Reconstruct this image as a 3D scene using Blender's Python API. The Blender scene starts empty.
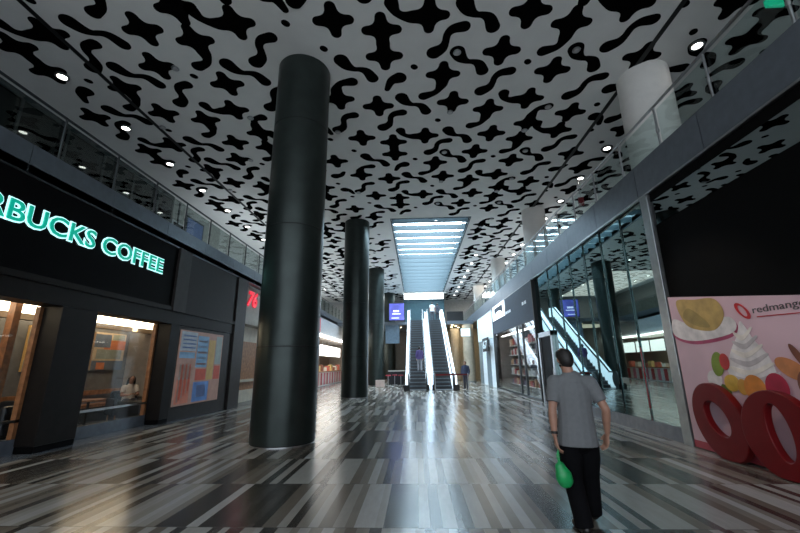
import bpy, bmesh, math, random
import numpy as np
from mathutils import Vector, Matrix
random.seed(7)
SC = bpy.context.scene
COL = SC.collection
PI = math.pi

# ------------------------------------------------------------------ materials
MATS = {}
def mat(name, col, rough=.5, metal=0., emit=0., ecol=None, var=.12, scale=6., spec=.5, coat=0., bump=0.):
    if name in MATS: return MATS[name]
    m = bpy.data.materials.new(name); m.use_nodes = True
    nt = m.node_tree; b = nt.nodes['Principled BSDF']
    n = nt.nodes.new('ShaderNodeTexNoise'); n.inputs['Scale'].default_value = scale; n.inputs['Detail'].default_value = 3
    tc = nt.nodes.new('ShaderNodeTexCoord'); nt.links.new(tc.outputs['Object'], n.inputs['Vector'])
    r = nt.nodes.new('ShaderNodeValToRGB')
    c = np.array(col)
    r.color_ramp.elements[0].color = (*(c*(1-var)), 1); r.color_ramp.elements[0].position = .3
    r.color_ramp.elements[1].color = (*np.minimum(c*(1+var), 1), 1); r.color_ramp.elements[1].position = .7
    nt.links.new(n.outputs['Fac'], r.inputs['Fac']); nt.links.new(r.outputs['Color'], b.inputs['Base Color'])
    b.inputs['Roughness'].default_value = rough; b.inputs['Metallic'].default_value = metal
    b.inputs['Specular IOR Level'].default_value = spec
    b.inputs['Coat Weight'].default_value = coat; b.inputs['Coat Roughness'].default_value = .1
    if emit:
        b.inputs['Emission Color'].default_value = (*(ecol or col), 1); b.inputs['Emission Strength'].default_value = emit
    if bump:
        bp = nt.nodes.new('ShaderNodeBump'); bp.inputs['Strength'].default_value = bump
        nt.links.new(n.outputs['Fac'], bp.inputs['Height']); nt.links.new(bp.outputs['Normal'], b.inputs['Normal'])
    MATS[name] = m
    return m

def glass_mat(name, tint, f0=.04, gcol=(1, 1, 1), wave=0.):
    """thin architectural glass: clear tinted transmission under a fresnel mirror"""
    m = bpy.data.materials.new(name); m.use_nodes = True; nt = m.node_tree; nt.nodes.clear()
    out = nt.nodes.new('ShaderNodeOutputMaterial'); mx = nt.nodes.new('ShaderNodeMixShader')
    tr = nt.nodes.new('ShaderNodeBsdfTransparent'); tr.inputs['Color'].default_value = (*tint, 1)
    gl = nt.nodes.new('ShaderNodeBsdfGlossy'); gl.inputs['Roughness'].default_value = .01; gl.inputs['Color'].default_value = (*gcol, 1)
    lw = nt.nodes.new('ShaderNodeLayerWeight'); lw.inputs['Blend'].default_value = .5      # Schlick's curve, the same from both sides
    pw = nt.nodes.new('ShaderNodeMath'); pw.operation = 'POWER'; pw.inputs[1].default_value = 5.
    ad = nt.nodes.new('ShaderNodeMath'); ad.operation = 'MULTIPLY_ADD'; ad.use_clamp = True
    ad.inputs[1].default_value = 1-f0; ad.inputs[2].default_value = f0
    nt.links.new(lw.outputs['Facing'], pw.inputs[0]); nt.links.new(pw.outputs[0], ad.inputs[0]); nt.links.new(ad.outputs[0], mx.inputs['Fac'])
    if wave:
        tc = nt.nodes.new('ShaderNodeTexCoord'); n = nt.nodes.new('ShaderNodeTexNoise')
        n.inputs['Scale'].default_value = .55; n.inputs['Detail'].default_value = 0
        bp = nt.nodes.new('ShaderNodeBump'); bp.inputs['Strength'].default_value = wave; bp.inputs['Distance'].default_value = .05
        nt.links.new(tc.outputs['Object'], n.inputs['Vector']); nt.links.new(n.outputs['Fac'], bp.inputs['Height'])
        nt.links.new(bp.outputs['Normal'], gl.inputs['Normal'])
    nt.links.new(tr.outputs[0], mx.inputs[1]); nt.links.new(gl.outputs[0], mx.inputs[2]); nt.links.new(mx.outputs[0], out.inputs[0])
    MATS[name] = m; return m

def floor_mat():
    m = bpy.data.materials.new('striped_marble'); m.use_nodes = True; nt = m.node_tree; b = nt.nodes['Principled BSDF']
    N = nt.nodes.new; L = nt.links.new
    g = N('ShaderNodeNewGeometry'); s = N('ShaderNodeSeparateXYZ'); L(g.outputs['Position'], s.inputs[0])
    def mth(op, a, bv=None, cv=None):
        n = N('ShaderNodeMath'); n.operation = op
        for i, v in enumerate((a, bv, cv)):
            if v is None: continue
            if isinstance(v, (int, float)): n.inputs[i].default_value = v
            else: L(v, n.inputs[i])
        return n.outputs[0]
    yr = mth('DIVIDE', mth('SUBTRACT', s.outputs['Y'], 4.13), 1.38)
    row = mth('FLOOR', yr)
    off = mth('MULTIPLY', row, 37.37)
    def layer(freq):
        v = N('ShaderNodeTexVoronoi'); v.voronoi_dimensions = '1D'; v.inputs['Scale'].default_value = 1.; v.inputs['Randomness'].default_value = .92
        L(mth('MULTIPLY_ADD', s.outputs['X'], freq, off), v.inputs['W'])
        sc = N('ShaderNodeSeparateColor'); L(v.outputs['Color'], sc.inputs[0]); return sc
    a = layer(9.2)
    r = N('ShaderNodeValToRGB'); r.color_ramp.interpolation = 'CONSTANT'
    cols = [(0., (0.047, 0.040, 0.034)), (.18, (0.360, 0.346, 0.317)), (.36, (0.155, 0.130, 0.103)), (.50, (0.418, 0.403, 0.382)), (.62, (0.230, 0.202, 0.169)),
            (.72, (0.076, 0.066, 0.058)), (.82, (0.310, 0.288, 0.256)), (.92, (0.187, 0.161, 0.132))]
    e = r.color_ramp.elements
    e[0].position, e[0].color = cols[0][0], (*cols[0][1], 1); e[1].position, e[1].color = cols[1][0], (*cols[1][1], 1)
    for p, c in cols[2:]:
        x = e.new(p); x.color = (*c, 1)
    L(a.outputs[0], r.inputs['Fac'])
    n = N('ShaderNodeTexNoise'); n.inputs['Scale'].default_value = 5.; n.inputs['Detail'].default_value = 6; n.inputs['Roughness'].default_value = .65
    mp = N('ShaderNodeMapping'); mp.inputs['Scale'].default_value = (3., .7, 1.); L(g.outputs['Position'], mp.inputs[0]); L(mp.outputs[0], n.inputs['Vector'])
    mr = N('ShaderNodeMapRange'); mr.inputs['To Min'].default_value = .78; mr.inputs['To Max'].default_value = 1.22; L(n.outputs['Fac'], mr.inputs['Value'])
    mx = N('ShaderNodeMix'); mx.data_type = 'RGBA'; mx.blend_type = 'MULTIPLY'; mx.inputs['Factor'].default_value = 1.
    L(r.outputs['Color'], mx.inputs['A']); L(mr.outputs[0], mx.inputs['B'])
    # thin joints across the rows
    fr = mth('FRACT', yr); j = mth('LESS_THAN', mth('ABSOLUTE', mth('SUBTRACT', fr, .5)), .496)
    mj = N('ShaderNodeMix'); mj.data_type = 'RGBA'; L(j, mj.inputs['Factor']); mj.inputs['A'].default_value = (.1, .09, .08, 1); L(mx.outputs['Result'], mj.inputs['B'])
    L(mj.outputs['Result'], b.inputs['Base Color'])
    b.inputs['Roughness'].default_value = .2; b.inputs['Specular IOR Level'].default_value = .4
    MATS['striped_marble'] = m; return m

M_floor = floor_mat()
M_white = mat('ceiling_white', (.83, .83, .80), .7, var=.03, scale=2)
M_black = mat('cutout_black', (.003, .003, .003), .9, spec=.0)
M_colm = mat('pillar_green_black', (.031, .041, .038), .32, .6, var=.15, scale=3)
M_seam = mat('seam_black', (.004, .005, .005), .6)
M_steel = mat('brushed_steel', (.45, .46, .47), .28, 1.)
M_dsteel = mat('dark_steel', (.09, .1, .105), .35, .9)
M_clad = mat('grey_cladding', (.17, .19, .22), .38, .5, var=.08)
M_cladl = mat('dark_cladding', (.16, .19, .22), .35, .5, var=.08)
M_blk = mat('black_panel', (.004, .004, .0045), .5, spec=.05)
M_blkm = mat('black_matt', (.003, .003, .003), .8, spec=.08)
M_dbrown = mat('dark_brown_panel', (.010, .008, .007), .42, var=.2, spec=.2)
M_brown = mat('brown_frame', (.026, .022, .021), .4, .0, var=.2, spec=.25)
M_wood = mat('warm_wood', (.30, .13, .055), .45, var=.35, scale=9)
M_gwall = mat('grey_wall', (.16, .155, .15), .8)
M_beige = mat('beige_stone', (.5, .43, .33), .5, var=.12, scale=4)
M_wcol = mat('white_plaster', (.72, .7, .66), .55, var=.03)
M_slate = mat('slate_border', (.13, .15, .18), .22, var=.15)
M_glass = glass_mat('rail_glass', (.86, .92, .91), .035)
M_glassd = glass_mat('curtain_glass', (.20, .30, .31), .22, (.74, .97, .97), .05)
M_glassm = glass_mat('header_mirror_glass', (.03, .04, .04), .34, (.85, .97, 1.))
M_glassu = glass_mat('upper_shop_glass', (.12, .14, .14), .06)
M_glassw = glass_mat('window_glass', (.92, .94, .94), .02)
M_lamp = mat('lamp_glow', (1, 1, 1), .5, emit=14., ecol=(1., .96, .88), var=0)
M_sky = mat('skylight_glow', (.8, .9, 1), .5, emit=15., ecol=(.64, .85, 1.), var=0)
M_fin = mat('skylight_fin_blue', (.045, .068, .08), .5, var=.05)
M_warm = mat('cove_glow', (1, .9, .75), .5, emit=9., ecol=(1., .80, .55), var=0)
M_red = mat('red_gloss', (.15, .004, .006), .38, var=.08, spec=.25)
M_skin = mat('skin', (.36, .19, .13), .5, var=.1, scale=20)
M_hair = mat('black_hair', (.012, .01, .009), .55, var=.4, scale=60, bump=.4)
M_shirt = mat('grey_shirt', (.15, .157, .163), .85, var=.06, scale=25, bump=.15)
M_trou = mat('black_cloth', (.004, .004, .005), .9, var=.2, spec=.1, bump=.1)
M_shoe = mat('black_leather', (.01, .009, .008), .35)
M_bag = mat('green_plastic', (.01, .33, .09), .35, var=.2, scale=12, bump=.5)
M_rub = mat('black_rubber', (.008, .008, .009), .5)
M_step = mat('escalator_step_metal', (.05, .07, .085), .42, .6)
M_eglow = mat('lit_balustrade', (.8, .9, 1), .4, emit=1.7, ecol=(.78, .9, 1.), var=0)
M_chair = mat('dark_leather', (.014, .017, .022), .4)

# ------------------------------------------------------------------ mesh helpers
def tag(o, label=None, cat=None, group=None, kind=None):
    if label: o['label'] = label
    if cat: o['category'] = cat
    if group: o['group'] = group
    if kind: o['kind'] = kind
    return o
def empty(name, loc=(0, 0, 0), label=None, cat=None, group=None, kind=None):
    o = bpy.data.objects.new(name, None); COL.objects.link(o); o.location = loc; o.empty_display_size = .1
    return tag(o, label, cat, group, kind)

class MB:
    def __init__(s): s.v = []; s.f = []; s.mi = []; s.cur = 0
    def add(s, vs, fs):
        o = len(s.v); s.v += [tuple(v) for v in vs]
        for f in fs: s.f.append([o+i for i in f]); s.mi.append(s.cur)
    def box(s, x0, x1, y0, y1, z0, z1):
        x0, x1 = min(x0, x1), max(x0, x1); y0, y1 = min(y0, y1), max(y0, y1); z0, z1 = min(z0, z1), max(z0, z1)
        s.add([(x0, y0, z0), (x1, y0, z0), (x1, y1, z0), (x0, y1, z0), (x0, y0, z1), (x1, y0, z1), (x1, y1, z1), (x0, y1, z1)],
              [(0, 3, 2, 1), (4, 5, 6, 7), (0, 1, 5, 4), (1, 2, 6, 5), (2, 3, 7, 6), (3, 0, 4, 7)]); return s
    def cyl(s, p0, p1, r0, r1=None, n=16, caps=True):
        r1 = r0 if r1 is None else r1
        p0 = Vector(p0); p1 = Vector(p1); d = (p1-p0).normalized()
        a = d.orthogonal().normalized(); b = d.cross(a)
        vs = []
        for p, r in ((p0, r0), (p1, r1)):
            for i in range(n):
                t = 2*PI*i/n; vs.append(p + a*(r*math.cos(t)) + b*(r*math.sin(t)))
        fs = [(i, (i+1) % n, n+(i+1) % n, n+i) for i in range(n)]
        if caps: fs += [tuple(range(n-1, -1, -1)), tuple(range(n, 2*n))]
        s.add(vs, fs); return s
    def tube(s, pts, r, n=8):
        for a, b in zip(pts[:-1], pts[1:]): s.cyl(a, b, r, n=n)
        return s
    def lathe(s, prof, cx=0, cy=0, n=32):
        vs = []; fs = []; k = len(prof)
        for r, z in prof:
            for i in range(n):
                t = 2*PI*i/n; vs.append((cx+r*math.cos(t), cy+r*math.sin(t), z))
        for j in range(k-1):
            for i in range(n): fs.append((j*n+i, j*n+(i+1) % n, (j+1)*n+(i+1) % n, (j+1)*n+i))
        fs.append(tuple(range(n-1, -1, -1))); fs.append(tuple((k-1)*n+i for i in range(n)))
        s.add(vs, fs); return s
    def prism(s, poly, d):
        """poly: list of 3-D points, extruded by vector d"""
        n = len(poly); d = Vector(d); vs = [Vector(p) for p in poly] + [Vector(p)+d for p in poly]
        fs = [tuple(range(n)), tuple(range(2*n-1, n-1, -1))] + [(i, n+i, n+(i+1) % n, (i+1) % n) for i in range(n)]
        s.add(vs, fs); return s
    def ring(s, outer, inner, d):
        """band between two closed loops of equal length, extruded by d"""
        n = len(outer); d = Vector(d)
        vs = [Vector(p) for p in outer]+[Vector(p) for p in inner]; vs += [v+d for v in vs]
        fs = []
        for i in range(n):
            j = (i+1) % n
            fs += [(i, j, n+j, n+i), (2*n+i, 3*n+i, 3*n+j, 2*n+j), (i, 2*n+i, 2*n+j, j), (n+i, n+j, 3*n+j, 3*n+i)]
        s.add(vs, fs); return s
    def ell(s, c, r, n=16, m=10, rot=None):
        vs = []; fs = []; c = Vector(c)
        for j in range(m+1):
            ph = PI*j/m
            for i in range(n):
                t = 2*PI*i/n
                v = Vector((r[0]*math.sin(ph)*math.cos(t), r[1]*math.sin(ph)*math.sin(t), r[2]*math.cos(ph)))
                if rot: v = rot @ v
                vs.append(c+v)
        for j in range(m):
            for i in range(n): fs.append((j*n+i, (j+1)*n+i, (j+1)*n+(i+1) % n, j*n+(i+1) % n))
        s.add(vs, fs); return s
    def build(s, name, mats, parent=None, smooth=False, loc=None, bevel=0, kind=None, fix=True):
        me = bpy.data.meshes.new(name); me.from_pydata(s.v, [], s.f)
        if not isinstance(mats, (list, tuple)): mats = [mats]
        for m in mats: me.materials.append(m)
        me.polygons.foreach_set('material_index', s.mi)
        bm = bmesh.new(); bm.from_mesh(me)
        if fix:
            bmesh.ops.remove_doubles(bm, verts=bm.verts, dist=1e-5)
            bmesh.ops.recalc_face_normals(bm, faces=bm.faces)
        bm.to_mesh(me); bm.free()
        if smooth:
            me.polygons.foreach_set('use_smooth', [True]*len(me.polygons))
            me.set_sharp_from_angle(angle=math.radians(40))
        o = bpy.data.objects.new(name, me); COL.objects.link(o)
        if bevel:
            bv = o.modifiers.new('bevel', 'BEVEL'); bv.width = bevel; bv.segments = 2; bv.limit_method = 'ANGLE'
        put(o, parent)
        if loc: o.location = loc
        if kind: o['kind'] = kind
        return o
def put(o, parent):
    if parent:
        o.parent = parent
        o.matrix_parent_inverse = parent.matrix_basis.inverted()
def copy_tree(o, dx, parent=None):
    c = o.copy(); COL.objects.link(c)
    if parent:
        inv = o.matrix_parent_inverse.copy(); c.parent = parent; c.matrix_parent_inverse = inv
    else: c.location = Vector(o.location)+Vector(dx)
    for ch in list(o.children):
        copy_tree(ch, dx, c)
    return c
def boxo(name, m, b, parent=None, bevel=0, kind=None):
    return MB().box(*b).build(name, m, parent, bevel=bevel, kind=kind)

# text -------------------------------------------------------------
def text_mesh(body, size, extrude, offset=0., shear=0.):
    cu = bpy.data.curves.new('t', 'FONT'); cu.body = body; cu.size = size; cu.extrude = extrude; cu.offset = offset; cu.shear = shear
    cu.resolution_u = 3
    o = bpy.data.objects.new('t', cu); COL.objects.link(o)
    dg = bpy.context.evaluated_depsgraph_get(); me = bpy.data.meshes.new_from_object(o.evaluated_get(dg))
    bpy.data.objects.remove(o); bpy.data.curves.remove(cu)
    return me
def mbounds(me):
    a = np.empty(len(me.vertices)*3); me.vertices.foreach_get('co', a); a = a.reshape(-1, 3)
    return a.min(0), a.max(0)
WALL_L = Matrix(((0, 0, 1, 0), (1, 0, 0, 0), (0, 1, 0, 0), (0, 0, 0, 1)))     # faces +X, reads towards +Y
WALL_R = Matrix(((0, 0, -1, 0), (-1, 0, 0, 0), (0, 1, 0, 0), (0, 0, 0, 1)))   # faces -X, reads towards -Y
def letters(body, h, face, pos, parent, m, extrude=.02, offset=0., a=None, name='letter', width=None, depth=0., shear=0.):
    """one mesh per character; h cap height, a: affine (scale, shift) along the reading direction or fit to width"""
    caps = text_mesh('H', 1, 0); lo, hi = mbounds(caps); size = h/(hi[1]-lo[1])
    full = text_mesh(body, size, extrude, 0., shear); flo, fhi = mbounds(full)
    sx = 1.
    if width: sx = width/(fhi[0]-flo[0])
    outs = []
    for i, ch in enumerate(body):
        if ch == ' ': continue
        me = text_mesh(ch, size, extrude, offset, shear); me0 = text_mesh(ch, size, extrude, 0., shear)
        upto = text_mesh(body[:i+1], size, extrude, 0., shear)
        dx = mbounds(upto)[1][0]-mbounds(me0)[1][0]-flo[0]
        for v in me.vertices: v.co.x = (v.co.x+dx)*sx
        me.transform(Matrix.Translation((0, 0, depth)))
        me.transform(Matrix.Translation(pos) @ face)
        me.materials.clear(); me.materials.append(m); me.name = name
        o = bpy.data.objects.new(name, me); COL.objects.link(o); put(o, parent); outs.append(o)
    return outs

# ------------------------------------------------------------------ the setting: shell
boxo('floor', M_floor, (-6.9, 5.0, -6, 46, -.2, 0), kind='structure')
boxo('trim_1', M_slate, (-12, -6.9, -6, 46, -.2, 0), kind='structure')          # smooth border by the left shops
boxo('trim_2', mat('pale_shop_floor', (.3, .28, .24), .2), (5.0, 10.5, -6, 46, -.2, 0), kind='structure')

# ceiling with its cut-out pattern -------------------------------------------------
PX, PY = 8.76, 4.56
CRO = [(-.35, 0), (.35, 0), (0, -.35), (0, .35)]
def cross(x, y, tail=None, second=None):
    parts = []
    for cx, cy in ([(x, y)] + ([second] if second else [])):
        for dx, dy in CRO: parts.append([(cx, cy, .14), (cx+dx, cy+dy, .145)])
    tails = []
    if tail:
        t = [(x, y, .10)] + [(a, b, .105) for a, b in tail]; t[-1] = (*tail[-1], .17); tails.append(t)
    return parts, tails
def sH(x, y):   # lobe, level neck, lobe down to the right
    return [], [[(x, y, .195), (x+.1, y+.18, .155), (x+.27, y+.31, .085), (x+.43, y+.33, .085), (x+.6, y+.42, .13), (x+.72, y+.66, .165)]]
def sV(x, y):   # lobe, upright neck, lobe down to the left
    return [], [[(x, y, .15), (x-.24, y+.05, .125), (x-.37, y+.2, .095), (x-.4, y+.42, .095), (x-.48, y+.6, .14), (x-.66, y+.72, .19)]]
def comma(x, y, dx, dy):
    return [], [[(x, y, .20), (x+dx*.6, y+dy*.25, .13), (x+dx, y+dy, .08)]]
def dot(x, y): return [], [[(x, y, .085), (x+.03, y+.03, .085)]]
MOT = [cross(-1.71, 6.75), cross(-.65, 7.06, second=(-.65, 7.83)), cross(.44, 6.75, [(0., 6.77), (-.28, 6.64), (-.38, 6.4)]),
       cross(2.66, 6.75), cross(3.68, 7.11, [(3.70, 7.5), (3.6, 7.78), (3.3, 7.89)]), cross(4.84, 6.7, [(4.42, 6.7), (4.14, 6.55), (4.05, 6.33)]),
       cross(.86, 8.53, [(.84, 8.9), (.7, 9.2), (.36, 9.35)]), cross(2.26, 7.83), cross(3.74, 8.55), cross(1.22, 9.65),
       cross(2.32, 10.03, [(2.29, 10.45), (2.18, 10.72), (1.9, 10.83)]), cross(3.41, 9.63, [(3., 9.68), (2.72, 9.58), (2.65, 9.36)]),
       cross(-2.1, 9.34, [(-2.1, 8.98), (-1.95, 8.72), (-1.6, 8.66)]), cross(-.99, 9.71),
       cross(3.74, 10.81, [(3.74, 10.4), (3.85, 10.1), (4.12, 10.02)]),
       sH(-1.75, 7.9), sH(1.19, 6.46), sH(1.17, 7.8), sH(-.28, 9.37), sH(4.08, 7.86),
       sV(1.25, 7.07), sV(2.64, 8.51), sV(-1.77, 10.08), sV(-.28, 10.04), sV(5.5, 7.12), sV(5.2, 8.85),
       comma(-.31, 8.59, -.36, .42), comma(5.75, 10.6, .32, .4), comma(5.6, 9.35, .4, -.3),
       dot(.08, 8.21), dot(-2.12, 7.5), dot(2.99, 8.2), dot(.81, 10.47), dot(5.95, 6.75), dot(5.55, 10.0),
       cross(5.85, 8.2), cross(4.9, 10.35)]
def seg_d(PXg, PYg, a, b):
    ax, ay, ra = a; bx, by, rb = b; dx, dy = bx-ax, by-ay
    t = np.clip(((PXg-ax)*dx+(PYg-ay)*dy)/(dx*dx+dy*dy+1e-12), 0, 1)
    return np.hypot(PXg-ax-t*dx, PYg-ay-t*dy)-(ra+(rb-ra)*t)
def contour(motif, h=.034):
    parts, tails = motif
    def dense(t):
        if len(t) < 3: return t
        A = np.array(t, float); A = np.vstack([2*A[0]-A[1], A, 2*A[-1]-A[-2]]); A[:, 2] = np.maximum(A[:, 2], .05); o = []
        for i in range(1, len(A)-2):
            for u in np.linspace(0, 1, 5)[:-1]:
                p0, p1, p2, p3 = A[i-1], A[i], A[i+1], A[i+2]
                o.append(tuple(.5*((2*p1)+(p2-p0)*u+(2*p0-5*p1+4*p2-p3)*u*u+(-p0+3*p1-3*p2+p3)*u**3)))
        return o+[tuple(A[-2])]
    tails = [dense(t) for t in tails]
    P = [p for s in parts+tails for p in s]
    x0, x1 = min(p[0] for p in P)-.3, max(p[0] for p in P)+.3; y0, y1 = min(p[1] for p in P)-.3, max(p[1] for p in P)+.3
    xs = np.arange(x0, x1, h); ys = np.arange(y0, y1, h); GX, GY = np.meshgrid(xs, ys, indexing='ij')
    ds = []
    for s in parts: ds.append(seg_d(GX, GY, s[0], s[1]))
    if ds:
        k = 15.; fc = -np.log(sum(np.exp(-k*d) for d in ds))/k + .022
    for s in tails:
        ft = np.min([seg_d(GX, GY, a, b) for a, b in zip(s[:-1], s[1:])], axis=0)
        if ds: k = 12.; fc = -np.log(np.exp(-k*fc)+np.exp(-k*ft))/k + .01
        else: fc = ft; ds = [1]
    F = fc; seg = {}
    def lerp(i, j, i2, j2):
        a, b = F[i, j], F[i2, j2]; t = a/(a-b)
        return (xs[i]+t*(xs[i2]-xs[i]), ys[j]+t*(ys[j2]-ys[j]))
    nxt = {}; pos = {}
    for i in range(len(xs)-1):
        for j in range(len(ys)-1):
            c = [(i, j), (i+1, j), (i+1, j+1), (i, j+1)]; ins = [F[q] < 0 for q in c]
            if all(ins) or not any(ins): continue
            en = []; ex = []
            for q in range(4):
                a, b = c[q], c[(q+1) % 4]; key = tuple(sorted((a, b)))
                if ins[q] != ins[(q+1) % 4]:
                    pos[key] = lerp(*key[0], *key[1]); (ex if ins[q] else en).append((q, key))
            for (q, key) in ex: nxt[key] = en[0][1] if len(en) == 1 else min(en, key=lambda e: (e[0]-q) % 4)[1]
    best = []
    left = set(nxt)
    while left:
        k0 = left.pop(); loop = [k0]; k = nxt.get(k0)
        while k is not None and k != k0 and k in left: left.discard(k); loop.append(k); k = nxt.get(k)
        if len(loop) > len(best): best = loop
    pts = [Vector(pos[k]) for k in best]
    for _ in range(1):
        n = len(pts); pts = [(pts[i-1]+pts[i]*2+pts[(i+1) % n])/4 for i in range(n)]
    out = pts
    return np.array([(p[0], p[1]) for p in out])
LOOPS = [contour(m) for m in MOT]
CZ = 9.0; SKX0, SKX1, SKY0, SKY1 = -1.2, 2.95, 18.8, 40.2
CXL, CXR, CY0, CY1 = -11., 11.2, -6., 46.
def ceiling():
    mb = MB(); top = CZ+.25
    for b in ((CXL, CXR, CY0, SKY0), (CXL, SKX0, SKY0, SKY1), (SKX1, CXR, SKY0, SKY1), (CXL, CXR, SKY1, CY1)):
        mb.box(b[0], b[1], b[2], b[3], CZ, top)
    mb.cur = 1
    for ti in range(-2, 3):
        for tj in range(-2, 9):
            for lp in LOOPS:
                q = lp + np.array([ti*PX, tj*PY]); a = q.min(0); b = q.max(0)
                if a[0] < CXL+.35 or b[0] > CXR-.3 or a[1] < 1. or b[1] > CY1-.2: continue
                if b[0] > SKX0-.12 and a[0] < SKX1+.12 and b[1] > SKY0-.25 and a[1] < SKY1+.2: continue
                mb.add([(x, y, CZ-.004) for x, y in q], [list(range(len(q)-1, -1, -1))])
    mb.cur = 2
    for gx in (-8.15, 5.9):                                     # long service slots
        mb.box(gx-.06, gx+.06, 1., 45.5, CZ-.012, CZ-.006)
    o = mb.build('ceiling', [M_white, M_black, M_seam], kind='structure', fix=False)
    return o
ceiling()

# skylight ------------------------------------------------------------
sk = empty('window_1', (.87, 29.5, CZ), 'long rooflight with blue baffles above the escalators', 'skylight', kind='structure')
mb = MB()
mb.box(SKX0-.06, SKX0, SKY0-.06, SKY1+.06, CZ-.03, CZ+1.0).box(SKX1, SKX1+.06, SKY0-.06, SKY1+.06, CZ-.03, CZ+1.0)
mb.box(SKX0, SKX1, SKY0-.06, SKY0, CZ-.03, CZ+1.0).box(SKX0, SKX1, SKY1, SKY1+.06, CZ-.03, CZ+1.0)
mb.build('window_frame', M_fin, sk)
boxo('glazing', M_sky, (SKX0, SKX1, SKY0, SKY1, CZ+.96, CZ+1.0), sk)
for i in range(18):
    y = SKY0+.62+1.2*i
    boxo('baffle', M_fin, (SKX0, SKX1, y-.03, y+.03, CZ-.02, CZ+.30), sk)

# slabs, fascias, upper walls -------------------------------------------------
boxo('wall_back', mat('far_wall', (.5, .5, .48), .5), (-12, 11.2, 45.8, 46, 0, 9.2), kind='structure')
boxo('trim_3', M_cladl, (-11.2, -7.1, -6, 45.8, 5.0, 5.2), kind='structure')     # left gallery slab
boxo('trim_4', M_cladl, (5.1, 11.2, -6, 45.8, 5.0, 5.2), kind='structure')       # right gallery slab
def fascia(name, x, sgn, z0, z1, m):
    mb = MB()
    for i in range(26):
        y0 = -6+2.0*i; mb.box(x, x+sgn*.12, y0+.008, min(y0+1.992, 45.8), z0, z1)
    mb.cur = 1; mb.box(x+sgn*.02, x+sgn*.12, -6, 45.8, z0+.004, z1-.004)
    return mb.build(name, [m, M_seam], kind='structure')
fascia('trim_5', -7.1, -1, 5.02, 5.60, M_cladl)
fascia('trim_6', 5.0, 1, 5.02, 5.76, M_clad)
mb = MB(); mb.box(-7.13, -7.08, -6, 45.8, 4.98, 5.02); mb.build('trim_7', M_dsteel, kind='structure')
mb = MB(); mb.box(4.98, 5.04, -6, 45.8, 4.98, 5.02); mb.build('trim_8', M_steel, kind='structure')
boxo('wall_left_upper', M_blk, (-11.3, -11.05, -6, 46, 5.2, 9.25), kind='structure')
boxo('wall_right_upper', mat('gallery_wall', (.32, .30, .26), .6), (11.2, 11.4, -6, 46, 5.2, 9.25), kind='structure')
boxo('wall_left', M_blkm, (-12.2, -12, -6, 46, 0, 5.0), kind='structure')
boxo('wall_right', M_blkm, (10.5, 10.7, -6, 46, 0, 5.0), kind='structure')
# upper left shop glazing with mullions
w2 = empty('window_2', (-10.9, 8, 5.2), kind='structure')
boxo('pane', M_glassu, (-10.92, -10.9, -4, 15.4, 5.2, 8.9), w2)
mb = MB()
for i in range(14): mb.box(-10.95, -10.86, -3+1.45*i, -2.93+1.45*i, 5.2, 8.95)
mb.box(-10.95, -10.84, -4, 15.4, 8.85, 9.0)
mb.build('mullions', M_dsteel, w2)
mb = MB(); mb.box(-11.05, -10.9, 15.5, 45.8, 5.2, 9.0); mb.build('wall_left_upper_far', mat('upper_pale_wall', (.30, .30, .28), .5), kind='structure')

bpst = empty('blue_poster', (-10.85, 17.2, 7.2), 'tall blue poster on the upper left gallery wall', 'poster')
boxo('sheet', mat('poster_blue', (.10, .15, .32), .4), (-10.88, -10.86, 16.6, 17.9, 6.0, 8.5), bpst); boxo('frame', M_dsteel, (-10.9, -10.88, 16.5, 18.0, 5.9, 8.6), bpst)
ud = empty('door_2', (-10.85, 15.9, 5.2), kind='structure')
boxo('leaf', M_blk, (-10.9, -10.85, 15.6, 16.3, 5.2, 7.9), ud); boxo('frame', M_steel, (-10.9, -10.87, 15.5, 16.4, 5.2, 8.0), ud)
# ------------------------------------------------------------------ pillars
def pillar(y, label):
    t = empty('round_pillar', (-2.95, y, 0), label, 'pillar', 'dark green round pillars')
    r = .655; x = -2.79 if y < 12 else -3.08 if y < 24 else -3.16 if y < 35 else -2.9
    t.location.x = x
    zs = [.03, 1.90, 4.54, 7.2, 9.0]
    for a, b in zip(zs[:-1], zs[1:]):
        MB().lathe([(r, a+.012), (r, b-.012)], x, y, 48).build('cladding_sheet', M_colm, t, smooth=True)
    MB().lathe([(r-.012, .02), (r-.012, 9.0)], x, y, 48).build('core', M_seam, t, smooth=True)
    MB().lathe([(r-.02, 0), (r-.02, .035)], x, y, 48).build('base_ring', M_steel, t, smooth=True)
pillar(8.28, 'nearest and largest dark green metal-clad pillar, left of centre')
pillar(19.2, 'second dark green pillar, behind the largest one')
pillar(29.7, 'third dark green pillar, touching the edge of the second')
pillar(40.6, 'farthest and thinnest dark green pillar beside the screen')
def wcol(x, y, r, label):
    t = empty('round_column', (x, y, 5.2), label, 'column', 'white columns on the right gallery')
    MB().lathe([(r, 5.2), (r, 9.0)], x, y, 40).build('shaft', M_wcol, t, smooth=True)
    MB().lathe([(r+.03, 5.2), (r+.03, 5.35)], x, y, 40).build('base_ring', M_steel, t, smooth=True)
wcol(6.27, 8.95, .61, 'nearest white column behind the right gallery glass')
wcol(6.05, 18.2, .56, 'second white column along the right gallery')
wcol(6.15, 27.4, .52, 'third white column along the right gallery')
wcol(6.15, 36.6, .52, 'farthest white column along the right gallery')

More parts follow.
